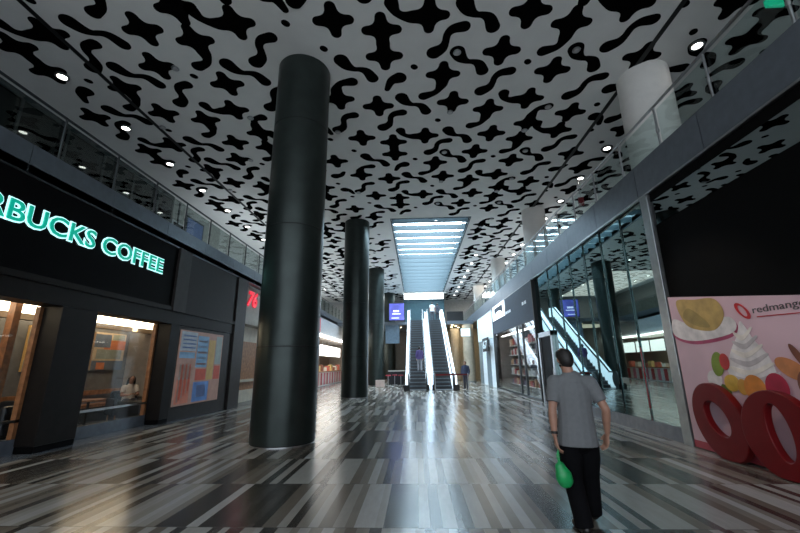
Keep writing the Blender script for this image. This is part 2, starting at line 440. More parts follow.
# ------------------------------------------------------------------ balustrades
def balustrade(x, y0, n, zb, label, sgn):
    t = empty('glass_balustrade', (x, y0, zb), label, 'balustrade')
    for i in range(n+1):
        y = y0+1.43*i; mb = MB(); mb.cyl((x, y, zb), (x, y, zb+1.0), .022, n=10); mb.cyl((x, y, zb+.42), (x-.0*sgn, y, zb+.5), .034, n=10)
        mb.build('post', M_steel if sgn > 0 else M_dsteel, t, smooth=True)
        if i < n: boxo('glass_panel', M_glass, (x+sgn*.035, x+sgn*.047, y+.03, y+1.40, zb+.04, zb+.94), t)
    MB().cyl((x, y0-.3, zb+1.02), (x, y0+1.43*n+.2, zb+1.02), .028, n=12).build('handrail', M_steel if sgn > 0 else M_dsteel, t, smooth=True)
balustrade(5.1, -.02, 30, 5.7, 'glass railing with steel handrail along the right gallery', 1)
balustrade(-7.2, .86, 29, 5.55, 'glass railing with steel posts along the left gallery', -1)

# ------------------------------------------------------------------ downlights
def downlight(x, y, label, group, r=.11):
    t = empty('recessed_downlight', (x, y, CZ-.01), label, 'downlight', group)
    mb = MB(); n = 24
    o = [(x+(r+.05)*math.cos(2*PI*i/n), y+(r+.05)*math.sin(2*PI*i/n), CZ-.05) for i in range(n)]
    q = [(x+r*math.cos(2*PI*i/n), y+r*math.sin(2*PI*i/n), CZ-.05) for i in range(n)]
    mb.ring(o, q, (0, 0, .05)); mb.build('trim_ring', M_steel, t, smooth=True)
    MB().cyl((x, y, CZ-.035), (x, y, CZ-.012), r-.002, n=24).build('lens', M_lamp, t)
    return t
d0 = downlight(-9.18, 8.0, 'round lit downlight in the row over the left gallery', 'downlights over the left gallery')
ORD = 'first second third fourth fifth sixth seventh eighth ninth tenth eleventh twelfth thirteenth fourteenth fifteenth sixteenth'.split()
d0['label'] = 'round lit downlight nearest the camera in the row over the left gallery'
for k in range(1, 14): copy_tree(d0, (0, 2.25*k, 0))['label'] = ORD[k]+' round lit downlight from the camera over the left gallery'
d1 = downlight(7.0, 7.9, 'round lit downlight in the row over the right gallery', 'downlights over the right gallery')
d1['label'] = 'round lit downlight nearest the camera in the row over the right gallery'
for k in range(1, 14): copy_tree(d1, (0, 2.27*k, 0))['label'] = ORD[k]+' round lit downlight from the camera over the right gallery'
for k in range(8): c = copy_tree(d0, (4.35+9.18, 18+2.3*k, 0)); c['label'] = ORD[k]+' downlight along the right side of the rooflight'; c['group'] = 'downlights right of the rooflight'
for k in range(6): c = copy_tree(d0, (-4.9+9.18, 21+3.1*k, 0)); c['label'] = ORD[k]+' downlight over the far pillars on the left'; c['group'] = 'downlights over the far pillars'
# unlit silver spots sunk in the black cut-outs
def spot(x, y):
    t = empty('silver_spotlight', (x, y, CZ-.02), 'unlit silver spotlight sunk in a black ceiling cut-out', 'spotlight', 'spotlights in the ceiling cut-outs')
    MB().lathe([(.085, CZ-.005), (.10, CZ-.03), (.08, CZ-.05)], x, y, 20).build('can', M_steel, t, smooth=True)
    MB().cyl((x, y, CZ-.06), (x, y, CZ-.05), .06, n=16).build('lens', mat('frosted_lens', (.5, .5, .5), .4), t)
    return t
s0 = spot(1.16, 7.79)
LN = sorted([(1.16, 7.79), (4.10, 7.88), (1.18, 10.09), (4.12, 10.02), (3.73, 11.18), (-6.06, 7.9), (-2.45, 10.9), (-5.0, 10.0), (-8.0, 10.3)])
for q, (x, y) in enumerate(LN):
    for k in range(3):
        c = s0 if (k == 0 and x == 1.16) else copy_tree(s0, (x-1.16, y+k*PY-7.79, 0))
        c['label'] = 'unlit silver ceiling spotlight, %s line from the left, %s from the camera' % (ORD[q], ORD[k])

# ------------------------------------------------------------------ escalators
SLABZ = 5.25; EY0 = 23.3; TY0 = 24.4; RUN = SLABZ/math.tan(math.radians(30)); TY1 = TY0+RUN
def esc_path(y):
    if y < TY0: return 0.
    if y > TY1: return SLABZ
    return (y-TY0)*SLABZ/RUN
def escalator(xl, xr, label):
    """xl, xr: inner faces of the two balustrades"""
    t = empty('escalator', ((xl+xr)/2, EY0, 0), label, 'escalator', 'pair of escalators')
    n = 25; dz = SLABZ/n; dy = RUN/n
    for i in range(n):
        y = TY0+i*dy; mb = MB()
        mb.box(xl, xr, y, y+dy+.08, (i+1)*dz-.05, (i+1)*dz); mb.cur = 1; mb.box(xl, xr, y, y+.02, i*dz-.01, (i+1)*dz-.05)
        mb.cur = 2; mb.box(xl, xr, y-.004, y+.014, (i+1)*dz-.02, (i+1)*dz-.002)
        mb.build('step', [M_step, M_rub, M_dsteel], t)
    boxo('floor_plate', M_dsteel, (xl, xr, EY0+.1, TY0, 0, .03), t)
    boxo('landing_plate', M_dsteel, (xl, xr, TY1, TY1+1.2, SLABZ-.02, SLABZ+.02), t)
    for s, x in ((-1, xl), (1, xr)):
        # lit glass side: parallelogram following the steps
        def side(lo, hi, x0, x1, nm, m):
            ys = [EY0+.25, TY0, TY1, TY1+.9]
            poly = [(x0, y, esc_path(y)+lo) for y in ys]+[(x0, y, esc_path(y)+hi) for y in reversed(ys)]
            MB().prism(poly, (x1-x0, 0, 0)).build(nm, m, t)
        out = (s < 0) == (xl < .3)
        side(.10, .90, x, x+s*(.22 if out else .05), 'balustrade_panel', M_eglow)
        side(-.32, .10, x, x+s*(.26 if out else .16), 'skirt', mat('escalator_skirt', (.6, .66, .7), .35, emit=.7, ecol=(.78, .9, 1.), var=0))
        side(.90, .98, x-s*.02, x+s*.06, 'handrail', M_rub)
        mb = MB()
        c = (x+s*.04, EY0+.2, .55)
        mb.cyl((x-s*.02, EY0+.25, .55), (x+s*.07, EY0+.25, .55), .44, n=24); mb.box(x-s*.03, x+s*(.33 if out else .15), EY0-.05, EY0+.35, 0, .32)
        mb.build('newel', M_rub, t, smooth=True)
    # truss under the incline
    poly = [(xl, TY0-.4, -.0), (xl, TY0+.5, 0.), (xl, TY1+.5, SLABZ-.7), (xl, TY1+.5, SLABZ-.25), (xl, TY1, SLABZ-.25), (xl, TY0, -.0)]
    poly = [(xl, TY0+.9, 0), (xl, TY1+.3, SLABZ-.75), (xl, TY1+.3, SLABZ-.3), (xl, TY0+.35, .0)]
    MB().prism(poly, (xr-xl, 0, 0)).build('truss', M_cladl, t)
escalator(-.50, .53, 'left escalator rising between bright lit glass sides')
escalator(1.0, 2.12, 'right escalator rising between bright lit glass sides')
poly = [(.735, EY0+.4, 0), (.735, TY0, 0), (.735, TY1, SLABZ+.05), (.735, TY1, SLABZ+.75), (.735, TY0, .8), (.735, EY0+.4, .8)]
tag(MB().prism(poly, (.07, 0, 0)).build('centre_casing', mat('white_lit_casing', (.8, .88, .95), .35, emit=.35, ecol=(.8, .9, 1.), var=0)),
    'white sloping casing between the two escalators', 'casing')
# far upper slab and its front, dark shops under it
boxo('trim_9', M_cladl, (-7.1, -.95, TY1+.3, 45.8, 4.9, 5.2), kind='structure')
boxo('trim_10', M_cladl, (2.75, 5.1, TY1+.3, 45.8, 4.9, 5.2), kind='structure')
boxo('trim_11', M_cladl, (-.95, 2.75, TY1+.9, 45.8, 4.9, 5.2), kind='structure')
M_teal = mat('teal_dark_wall', (.05, .10, .12), .25)
boxo('wall_far_upper', M_teal, (-1.35, 3.1, 41.2, 41.4, 5.2, 9.2), kind='structure')
w3 = empty('window_3', (.87, 41.0, 8.7), kind='structure')
boxo('lit_pane', mat('clerestory_glow', (.9, .95, 1), .5, emit=9, ecol=(.85, .95, 1.), var=0), (-1.25, 3.0, 41.0, 41.06, 8.42, 8.95), w3)
boxo('window_frame', M_steel, (-1.3, 3.05, 41.06, 41.15, 8.36, 9.0), w3)

# red barrier tape at the foot of the right escalator
tb = empty('belt_barrier', (1.5, 22.8, 0), 'red belt barrier across the foot of the right escalator', 'barrier')
boxo('belt', M_red, (1.02, 2.9, 22.795, 22.805, .86, .95), tb)
for x in (1.0, 2.9):
    mb = MB(); mb.cyl((x, 22.8, 0), (x, 22.8, .98), .03, n=12); mb.cyl((x, 22.8, 0), (x, 22.8, .025), .15, n=20); mb.build('post', M_steel, tb, smooth=True)

# ------------------------------------------------------------------ left: coffee shop front
FX = -7.1
t = boxo('wall_left_header', M_blk, (-7.6, FX, -6, 10.6, 3.22, 5.0), kind='structure')
boxo('trim_12', M_dbrown, (-7.6, FX+.05, -6, 15.3, 3.1, 3.22), kind='structure')                # ledge under the sign
boxo('wall_left_panel', M_dbrown, (-7.6, FX+.0, 11.2, 15.3, 3.22, 5.0), kind='structure')
boxo('trim_13', M_brown, (-7.6, FX+.08, 10.6, 11.2, 3.1, 5.0), kind='structure')                # upright by the end of the sign
boxo('trim_14', M_brown, (-7.6, FX+.06, 14.5, 15.35, 0, 5.0), kind='structure')
boxo('wall_left_lintel', M_dbrown, (-7.6, FX, -6, 15.3, 2.74, 3.1), kind='structure')
def pier(y0, y1, label):
    p = empty('shopfront_pier', (FX-.25, (y0+y1)/2, 0), label, 'pier')
    boxo('casing', M_dbrown, (FX-.5, FX, y0, y1, .12, 2.74), p, bevel=.01)
    boxo('plinth', M_blk, (FX-.5, FX-.01, y0+.01, y1-.01, 0, .12), p)
pier(7.28, 8.15, 'black shopfront pier between two coffee shop windows')
pier(10.75, 11.15, 'dark narrow pier left of the colourful poster window')
pier(3.9, 4.6, 'black shopfront pier nearest the camera, cut by the frame')
boxo('trim_15', M_slate, (-7.62, -7.5, -6, 11., 0, .26), kind='structure')
for i, (a, b) in enumerate(((4.6, 7.28), (8.15, 10.75))):
    w = empty('window_%d' % (4+i), (-7.56, (a+b)/2, .26), kind='structure')
    boxo('pane', M_glassw, (-7.565, -7.555, a, b, .26, 2.72), w)
    mb = MB(); mb.box(-7.6, -7.5, a, a+.07, .26, 2.72).box(-7.6, -7.5, b-.07, b, .26, 2.72); mb.build('jamb', M_wood, w)
    boxo('rail', M_steel, (-7.54, -7.5, a, b, .55, .6), w)
# poster window
pw = empty('window_6', (-7.3, 12.5, .3), kind='structure')
boxo('frame', M_brown, (-7.6, FX-.02, 11.15, 14.5, 0, 2.72), pw)
po = empty('poster', (-7.1, 12.5, 1.5), 'colourful patchwork poster in the coffee shop end window', 'poster')
M_pb = [mat('print_%d' % i, c, .4, emit=.1, ecol=c) for i, c in enumerate([(.42, .25, .2), (.18, .34, .52), (.5, .34, .12), (.5, .09, .06), (.10, .22, .5), (.36, .42, .48), (.28, .34, .33), (.55, .2, .14)])]
boxo('backing', M_pb[0], (FX-.02, FX+.005, 11.24, 13.8, .4, 2.62), po)
mb = MB()
def patch(y0, y1, z0, z1, c):
    mb.cur = c; mb.box(FX+.005, FX+.009, y0, y1, z0, z1)
patch(11.3, 12.15, 2.0, 2.58, 5); patch(11.3, 12.1, 1.78, 1.96, 1); patch(11.3, 12.15, 1.2, 1.7, 0); patch(11.3, 12.0, .45, 1.15, 7)
patch(12.2, 12.85, 1.5, 2.5, 1); patch(12.9, 13.3, 1.1, 2.4, 2); patch(12.25, 12.85, 1.1, 1.45, 3); patch(12.2, 13.1, .45, 1.05, 4); patch(13.35, 13.75, 1.6, 2.55, 6)
patch(13.35, 13.75, 1.1, 1.55, 3); patch(13.15, 13.75, .45, 1.05, 0); patch(12.4, 12.9, .58, .95, 5)
for k in range(5): patch(12.25, 12.8, 1.58+.18*k, 1.64+.18*k, 5 if k % 2 else 0)
for k in range(4): patch(11.4, 12.1, 2.08+.12*k, 2.12+.12*k, 4)
for k in range(6): patch(11.4+.1*k, 11.46+.1*k, .5+.06*k, 1.6, 3 if k % 2 else 6)
mb.build('print', M_pb, po)
# sign
sg = empty('shop_sign', (FX+.05, 7, 4.05), 'glowing green coffee shop letters on the black header', 'sign')
M_sg = mat('sign_green', (.0, .35, .22), .4, emit=.5, ecol=(.0, .55, .40), var=0)
M_sh = mat('sign_halo', (.6, .9, .9), .4, emit=1.1, ecol=(.55, .95, .97), var=0)
W = 9.98-4.38
letters('STARBUCKS COFFEE', .37, WALL_L, (FX+.012, 4.38, 4.07), sg, M_sh, .008, .030, width=W, name='letter_halo')
letters('STARBUCKS COFFEE', .37, WALL_L, (FX+.03, 4.38, 4.07), sg, M_sg, .012, .004, width=W, name='letter')
# inside
boxo('wall_shop_back', M_gwall, (-10.3, -10.1, 2, 15.3, 0, 3.1), kind='structure')
boxo('wall_shop_side', mat('shop_side_wall', (.3, .27, .24), .7), (-10.1, -7.65, 13.1, 13.3, 0, 3.1), kind='structure')
boxo('trim_16', mat('shop_ceiling', (.22, .17, .12), .7), (-10.3, -7.6, 2, 15.3, 3.02, 3.12), kind='structure')
boxo('trim_17', mat('cove_board', (.5, .38, .26), .6), (-9.5, -9.28, 2, 13.1, 2.66, 2.80), kind='structure')
boxo('trim_18', M_warm, (-9.5, -9.3, 2, 13.1, 2.80, 3.02), kind='structure')
boxo('trim_19', M_wood, (-10.1, -10.0, 2, 13.1, .72, .86), kind='structure')
lw = tag(boxo('wooden_slat_post', M_wood, (-8.95, -8.8, 7.9, 8.05, 0, 3.0)), 'upright warm wood post inside the nearest coffee shop window', 'post')
def painting(y0, y1, cols, label):
    p = empty('painting', (-10.06, (y0+y1)/2, 1.45), label, 'painting')
    boxo('canvas', cols[0], (-10.095, -10.03, y0, y1, 1.45, 2.62), p)
    mb = MB()
    H = 2.62-1.45
    for k, (a, b, c, d, ci) in enumerate([(.0, 1, .0, .25, 1), (.1, .9, .3, .55, 2), (.3, 1., .55, .8, 3), (0, .5, .6, .95, 1), (.55, .95, .82, .97, 2), (.15, .4, .02, .2, 3)]):
        mb.cur = ci; mb.box(-10.03, -10.026+.0005*k, y0+(y1-y0)*a, y0+(y1-y0)*b, 1.45+H*c, 1.45+H*d)
    mb.build('paint_patches', cols, p)
M_pt = [mat('paint_%d' % i, c, .6) for i, c in enumerate([(.55, .42, .28), (.62, .2, .08), (.3, .33, .28), (.75, .45, .15), (.12, .15, .2)])]
painting(9.5, 10.15, [M_pt[3], M_pt[2], M_pt[1], M_pt[0]], 'small orange abstract painting seen in the nearest window')
painting(11.05, 11.5, [M_pt[1], M_pt[3], M_pt[1], M_pt[4]], 'narrow orange painting just right of the black pier')
painting(11.58, 12.85, [M_pt[0], M_pt[4], M_pt[2], M_pt[1]], 'wide orange and green painting above the seated woman')
def armchair(x, y, rz, label):
    t = empty('armchair', (0, 0, 0), label, 'armchair', 'dark armchairs in the coffee shop')
    boxo('seat', M_chair, (-.36, .36, -.34, .34, .2, .44), t, bevel=.05)
    boxo('backrest', M_chair, (-.42, -.28, -.36, .36, .25, .82), t, bevel=.05)
    for s in (-1, 1): boxo('armrest', M_chair, (-.36, .34, s*.34, s*.46, .15, .62), t, bevel=.04)
    for sx in (-1, 1):
        for sy in (-1, 1): MB().cyl((sx*.3, sy*.36, 0), (sx*.3, sy*.36, .18), .02).build('leg', M_wood, t)
    t.location = (x, y, 0); t.rotation_euler.z = rz
    return t
armchair(-8.05, 11.25, PI, 'dark armchair with its back to the window, at its right end')
armchair(-9.1, 9.05, PI*.5, 'dark armchair beside the low wooden table')
armchair(-8.35, 7.75, PI, 'dark armchair behind the nearest coffee shop window')
def table(x, y, label):
    t = empty('cafe_table', (x, y, 0), label, 'table', 'tables in the coffee shop')
    MB().cyl((x, y, .70), (x, y, .74), .36, n=28).build('tabletop', M_wood, t)
    MB().cyl((x, y, .02), (x, y, .70), .03).build('stem', M_rub, t)
    MB().cyl((x, y, 0), (x, y, .02), .22, n=24).build('base', M_rub, t)
table(-8.45, 9.9, 'round wooden table left of the seated woman')
table(-8.9, 6.9, 'round wooden table in the nearest window')
bn = empty('bench', (-9.8, 9.6, 0), 'long wooden bench along the coffee shop back wall', 'bench')
boxo('seat', M_wood, (-10.0, -9.55, 9.6, 13.0, .4, .48), bn); boxo('front', M_chair, (-9.98, -9.6, 9.6, 13.0, 0, .4), bn)

# the '76' shop past the coffee shop, and the wall beyond
boxo('wall_left_middle', M_beige, (-8.2, -7.9, 15.35, 25.0, 0, 5.0), kind='structure')
boxo('trim_20', mat('beige_header', (.45, .4, .34), .5), (-7.95, -7.4, 15.4, 25.0, 3.3, 5.0), kind='structure')
s76 = empty('number_sign', (-7.38, 16.6, 4.2), 'red 76 numerals on the beige wall past the coffee shop', 'sign')
letters('76', .62, WALL_L, (-7.38, 16.17, 4.12), s76, mat('sign_red_glow', (.6, .02, .03), .4, emit=.9, ecol=(.8, .02, .05), var=0), .02, .03, width=.95, name='numeral', shear=.25)
d = empty('wooden_shopfront', (-7.8, 17, 0), 'orange-lit wooden shopfront panel seen left of the nearest pillar', 'shopfront')
boxo('panel', M_wood, (-7.9, -7.78, 16.3, 19.5, .5, 2.6), d); boxo('shelf', M_beige, (-7.9, -7.6, 15.6, 19.5, .85, .95), d); boxo('plinth', M_beige, (-7.9, -7.7, 15.6, 19.5, 0, .5), d)
def small_light(x, y, z, label, r=.08, m=None, group=None):
    t = empty('ceiling_light', (x, y, z), label, 'ceiling light', group)
    MB().cyl((x, y, z), (x, y, z+.03), r+.02, n=18).build('rim', M_steel, t); MB().cyl((x, y, z-.012), (x, y, z), r, n=18).build('lens', m or M_lamp, t); return t

# ------------------------------------------------------------------ left: bakery-like shop between the pillars
s2 = empty('shop_fascia', (-7.1, 31, 3.7), 'white shop fascia seen between the first two pillars', 'fascia')
boxo('board', mat('white_fascia', (.55, .58, .62), .4), (-7.3, -7.0, 25.1, 44, 3.72, 4.95), s2)
boxo('light_strip', mat('strip_glow', (1, .97, .92), .5, emit=9, ecol=(1., .95, .86), var=0), (-7.05, -6.9, 25.2, 44, 3.55, 3.70), s2)
lg = tag(MB().box(-7.0, -6.95, 25.9, 27.4, 3.85, 4.85).build('red_logo_panel', mat('logo_red', (.55, .01, .03), .4, emit=.35, ecol=(.7, .01, .05))), 'red square logo with white spot on the white fascia', 'logo')
MB().cyl((-6.95, 26.75, 4.25), (-6.93, 26.75, 4.25), .22, n=20).build('white_spot', mat('logo_white', (.85, .85, .85), .4, emit=.4), lg)
boxo('wall_bakery_back', mat('bakery_wall', (.36, .28, .22), .6), (-10.2, -10, 25.1, 44, 0, 5.0), kind='structure')
boxo('wall_bakery_side', mat('bakery_side', (.42, .36, .3), .6), (-10, -7.3, 25.0, 25.2, 0, 5.0), kind='structure')
boxo('wall_bakery_end', mat('bakery_side', (.42, .36, .3), .6), (-10, -7.3, 43.9, 44.1, 0, 5.0), kind='structure')
boxo('trim_21', mat('bakery_ceiling', (.6, .55, .5), .6), (-10, -7.3, 25.2, 43.9, 3.72, 3.8), kind='structure')
pl = tag(boxo('brown_pier', mat('brown_pier', (.22, .13, .09), .5), (-7.4, -7.0, 26.2, 27.6, 0, 3.7)), 'brown pier at the near end of the bright shop', 'pier')
M_menu = mat('menu_glow', (.95, .95, .92), .5, emit=2.6, ecol=(1., .98, .94), var=0)
for k in range(5):
    y = 30.6+2.5*k; t = empty('menu_board', (-8.6, y+1, 2.5), ('first', 'second', 'third', 'fourth', 'farthest')[k]+' lit white menu board hung over the bright shop counter', 'menu board', 'lit menu boards')
    boxo('panel', M_menu, (-8.6, -8.55, y, y+2.2, 2.35, 3.3), t); boxo('frame', M_rub, (-8.66, -8.6, y-.04, y+2.24, 2.31, 3.34), t)
    for q in (.3, 1.9): MB().cyl((-8.63, y+q, 3.34), (-8.63, y+q, 3.72), .015).build('hanger', M_steel, t)
ct = empty('shop_counter', (-7.4, 32, 0), 'low shop counter with a striped pink and white front', 'counter')
boxo('body', M_wcol, (-8.0, -7.2, 27.9, 42.6, 0, 1.0), ct); boxo('worktop', M_wood, (-8.05, -7.12, 27.8, 42.7, 1.0, 1.06), ct)
mb = MB()
for k in range(30): mb.cur = k % 4; mb.box(-7.2, -7.17, 27.95+.48*k, 28.38+.48*k, .08, .95)
mb.build('front_panels', [mat('pink_panel', (.55, .12, .17), .5), mat('cream_panel', (.6, .5, .42), .5), mat('red_panel', (.42, .05, .05), .5), mat('pale_panel', (.6, .58, .56), .5)], ct)
for k in range(9):
    y = 28.3+1.05*k; c = [(.6, .15, .1), (.7, .5, .2), (.3, .12, .08), (.75, .7, .6)][k % 4]
    b = tag(MB().box(-7.75, -7.45, y, y+.5, 1.06, 1.35+.1*(k % 3)).build('display_box', mat('box_%d' % (k % 4), c, .5), bevel=.01), '%s small food box from the near end of the bright shop counter' % ORD[k], 'box', 'boxes on the bright shop counter')

# red banner (seen mirrored in the right-hand glass)
bn = empty('pull_up_banner', (-.6, 20.5, 0), None, None) if False else None

# far end, left of escalators: hanging screens, dark shop, tables
t = empty('hanging_screen', (-1.5, 33, 5.6), 'violet-blue lit advertising screen left of the escalator top', 'screen')
boxo('panel', mat('screen_violet', (.1, .1, .5), .3, emit=.45, ecol=(.2, .24, .8), var=.5, scale=1.2), (-2.35, -1.05, 33.0, 33.05, 5.25, 6.7), t); boxo('housing', M_rub, (-2.4, -1.0, 33.05, 33.15, 5.2, 6.75), t)
mb = MB(); mb.box(-2.0, -1.5, 32.985, 33.0, 5.95, 6.1).box(-2.1, -1.35, 32.985, 33.0, 5.75, 5.82).box(-2.15, -1.5, 32.985, 33.0, 5.4, 5.46)
mb.build('text_bars', mat('screen_white', (.8, .8, 1.), .4, emit=1.2, ecol=(.8, .82, 1.), var=0), t)
t = tag(boxo('bulkhead_panel', mat('blue_grey_panel', (.13, .19, .25), .4), (-2.75, -1.5, 33.85, 33.95, 3.3, 4.9)), 'blue-grey panel hanging under the violet screen', 'panel')
boxo('wall_far_left', mat('far_dark_shop', (.09, .09, .085), .5), (-6.85, -.95, 40.6, 40.8, 0, 4.9), kind='structure')
boxo('wall_far_middle', mat('far_dark_shop', (.09, .09, .085), .5), (-.95, 2.75, 42.0, 42.2, 0, 4.9), kind='structure')
for k in range(6):
    small_light(-6.2+.95*k, 35.6, 4.86, 'small warm ceiling light under the far upper floor', .07, mat('warm_lamp', (1, .9, .7), .5, emit=14, ecol=(1, .8, .5), var=0), 'warm lights under the far floor')
def seat_table(x, y, label):
    t = empty('stool', (x, y, 0), label, 'stool', 'red stools left of the escalator')
    MB().cyl((x, y, .68), (x, y, .76), .2, n=20).build('seat', mat('red_seat', (.5, .05, .08), .4), t); MB().cyl((x, y, 0), (x, y, .68), .03).build('stem', M_steel, t); MB().cyl((x, y, 0), (x, y, .02), .18, n=20).build('base', M_steel, t)
for i, (x, y) in enumerate([(-2.2, 29.4), (-1.75, 30.1), (-1.25, 29.4)]): seat_table(x, y, ['leftmost red stool', 'middle red stool', 'rightmost red stool'][i]+' at the foot of the left escalator')
t = empty('cafe_table', (-1.9, 31.2, 0), 'white table behind the red stools', 'table')
MB().box(-2.3, -.95, 30.8, 31.6, .98, 1.04).build('tabletop', M_wcol, t); MB().box(-2.2, -1.05, 30.9, 31.5, 0, .98).build('body', M_chair, t)
t = tag(boxo('display_crate', mat('pale_crate', (.6, .45, .4), .5), (-2.95, -2.35, 27.6, 28.1, 0, .45)), 'pale pinkish crate on the floor beside the third pillar', 'crate')

# ------------------------------------------------------------------ far right: beige columns
boxo('wall_far_right', mat('far_beige', (.34, .29, .2), .5), (2.75, 8, 38.5, 38.7, 0, 4.9), kind='structure')
def bcol(x, y, r, label):
    t = empty('beige_column', (x, y, 0), label, 'column', 'beige columns under the far floor')
    MB().lathe([(r, .1), (r, 4.9)], x, y, 32).build('shaft', M_beige, t, smooth=True); MB().lathe([(r+.03, 0), (r+.03, .1)], x, y, 32).build('base_ring', M_steel, t, smooth=True)
bcol(4.55, 34.2, .48, 'nearer beige column right of the escalators')
bcol(3.7, 37.4, .4, 'farther beige column right of the escalators')
for i, (x, y) in enumerate([(3.2, 34.2), (3.6, 35.1), (3.3, 36.0), (4.0, 36.6)]):
    small_light(x, y, 4.86, 'round warm light in the soffit by the beige columns', .1, mat('warm_lamp', (1, .9, .7), .5), 'soffit lights by the beige columns')
t = tag(boxo('upper_counter', M_rub, (2.75, 4.2, 34.0, 34.3, 5.2, 6.05)), 'dark counter front on the upper floor right of the escalators', 'counter')
t = tag(boxo('lit_box_sign', mat('white_lit_sign', (.8, .9, .95), .4, emit=.5, ecol=(.8, .92, 1.), var=0), (3.6, 4.3, 31.0, 31.25, 3.65, 4.25)), 'small white lit box sign above the beige columns', 'sign')

# ------------------------------------------------------------------ right: white shop and dark shop
RX = 5.04
ws = empty('white_shopfront', (RX, 28, 0), 'white panelled shopfront with a small 67 sign, farthest on the right', 'shopfront')
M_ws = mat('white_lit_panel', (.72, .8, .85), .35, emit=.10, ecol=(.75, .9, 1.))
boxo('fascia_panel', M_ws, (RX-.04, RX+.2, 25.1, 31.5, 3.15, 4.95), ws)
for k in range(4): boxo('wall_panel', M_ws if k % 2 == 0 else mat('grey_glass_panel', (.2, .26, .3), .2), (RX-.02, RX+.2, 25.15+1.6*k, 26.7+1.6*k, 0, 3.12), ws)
n67 = empty('number_sign', (RX-.1, 26.8, 2.6), 'small dark sign with pale 67 on the white shopfront', 'sign')
boxo('plate', M_rub, (RX-.34, RX-.28, 25.7, 27.9, 2.3, 3.2), n67)
letters('67', .5, WALL_R, (RX-.345, 27.6, 2.5), n67, mat('sign_pale', (.5, .6, .65), .4, emit=.6), .01, .01, width=1.5, name='numeral')
boxo('bracket', M_steel, (RX-.28, RX, 26.6, 26.7, 2.6, 2.7), n67)
ds = empty('dark_shopfront', (RX, 20.6, 0), 'slate blue shopfront with a glass front full of goods', 'shopfront')
M_slb = mat('slate_blue_fascia', (.032, .046, .068), .5, .0, spec=.15)
boxo('fascia_panel', M_slb, (RX-.06, RX+.25, 16.25, 25.0, 3.3, 5.0), ds)
for y in (16.29, 18.3, 19.3, 24.85): boxo('mullion', M_dsteel, (RX-.05, RX+.05, y, y+.1, 0, 3.3), ds)
boxo('glass', M_glassw, (RX-.01, RX, 16.35, 24.9, .08, 3.3), ds); boxo('sill', M_dsteel, (RX-.05, RX+.1, 16.25, 25.0, 0, .08), ds)
boxo('end_frame', M_rub, (RX-.08, RX+.25, 16.15, 16.28, 0, 5.0), ds); boxo('far_end_frame', M_rub, (RX-.08, RX+.25, 24.95, 25.08, 0, 5.0), ds)
lo = empty('logo_sign', (RX-.08, 23, 4.6), 'white square logo frame with white arch on the slate fascia', 'logo')
M_lgw = mat('logo_lit_white', (.9, .95, 1), .4, emit=1.6, ecol=(.88, .95, 1.), var=0)
def rectloop(y0, y1, z0, z1, x): return [(x, y0, z0), (x, y1, z0), (x, y1, z1), (x, y0, z1)]
MB().ring(rectloop(21.4, 24.7, 4.12, 4.96, RX-.10), rectloop(21.8, 24.3, 4.24, 4.84, RX-.10), (.04, 0, 0)).build('square_frame', M_lgw, lo)
arch = [(RX-.09, 22.2, 4.26), (RX-.09, 23.9, 4.26)]+[(RX-.09, 23.05+.85*math.cos(PI*k/10), 4.4+.16*math.sin(PI*k/10)) for k in range(11)]
MB().prism(arch, (.02, 0, 0)).build('arch', M_lgw, lo)
mb = MB()
for k, y in enumerate((20.9, 20.5, 20.1, 17.6, 17.2)): mb.box(RX-.08, RX-.06, y, y+.25, 4.12, 4.26)
mb.build('small_letters', mat('sign_dim_white', (.6, .65, .7), .5, emit=.25), lo)
boxo('wall_goods_shop', mat('goods_wall', (.3, .26, .24), .6), (8.3, 8.5, 16.4, 31.5, 0, 5), kind='structure')
boxo('wall_goods_side', M_slb, (5.3, 8.3, 16.16, 16.28, 0, 5), kind='structure')
boxo('wall_goods_end', mat('goods_wall', (.3, .26, .24), .6), (5.3, 8.3, 24.95, 25.05, 0, 5), kind='structure')
gl = tag(boxo('goods_fill_panel', mat('goods_light', (1, 1, 1), .5, emit=6, ecol=(1., .97, .92), var=0), (5.35, 5.55, 17, 24.6, 3.12, 3.16)), 'added glowing strip brightening the goods in the slate blue shop', 'ceiling light')  # glowing strip added between glass and shelves to brighten the goods
COLG = [(.5, .08, .08), (.7, .6, .5), (.35, .1, .12), (.75, .72, .7), (.15, .12, .2), (.6, .35, .2)]
for u in range(3):
    y0 = 17.0+2.6*u
    sh = empty('shelf_unit', (6.0, y0+1.1, 0), ('nearest', 'middle', 'farthest')[u]+' wall shelf unit of goods in the slate blue shop', 'shelf', 'shelf units in the slate blue shop')
    boxo('back_panel', M_gwall, (6.2, 6.25, y0, y0+2.3, 0, 2.9), sh)
    for k in range(5): boxo('shelf', M_wcol, (5.75, 6.2, y0, y0+2.3, .3+.55*k, .33+.55*k), sh)
    for k in range(5):
        for j in range(6):
            c = random.randrange(6); w = .2+.1*random.random(); hh = .2+.22*random.random(); yy = y0+.06+.37*j
            CN = ['red', 'cream', 'maroon', 'white', 'dark violet', 'orange'][c]
            tag(boxo('packaged_good', mat('good_%d' % c, COLG[c], .45), (5.8, 6.1, yy, yy+w, .33+.55*k, .33+.55*k+hh)), '%s package, %s from the near end, %s shelf up, %s goods unit' % (CN, ORD[j], ORD[k], ('nearest', 'middle', 'farthest')[u]), 'package', 'packages in the slate blue shop')

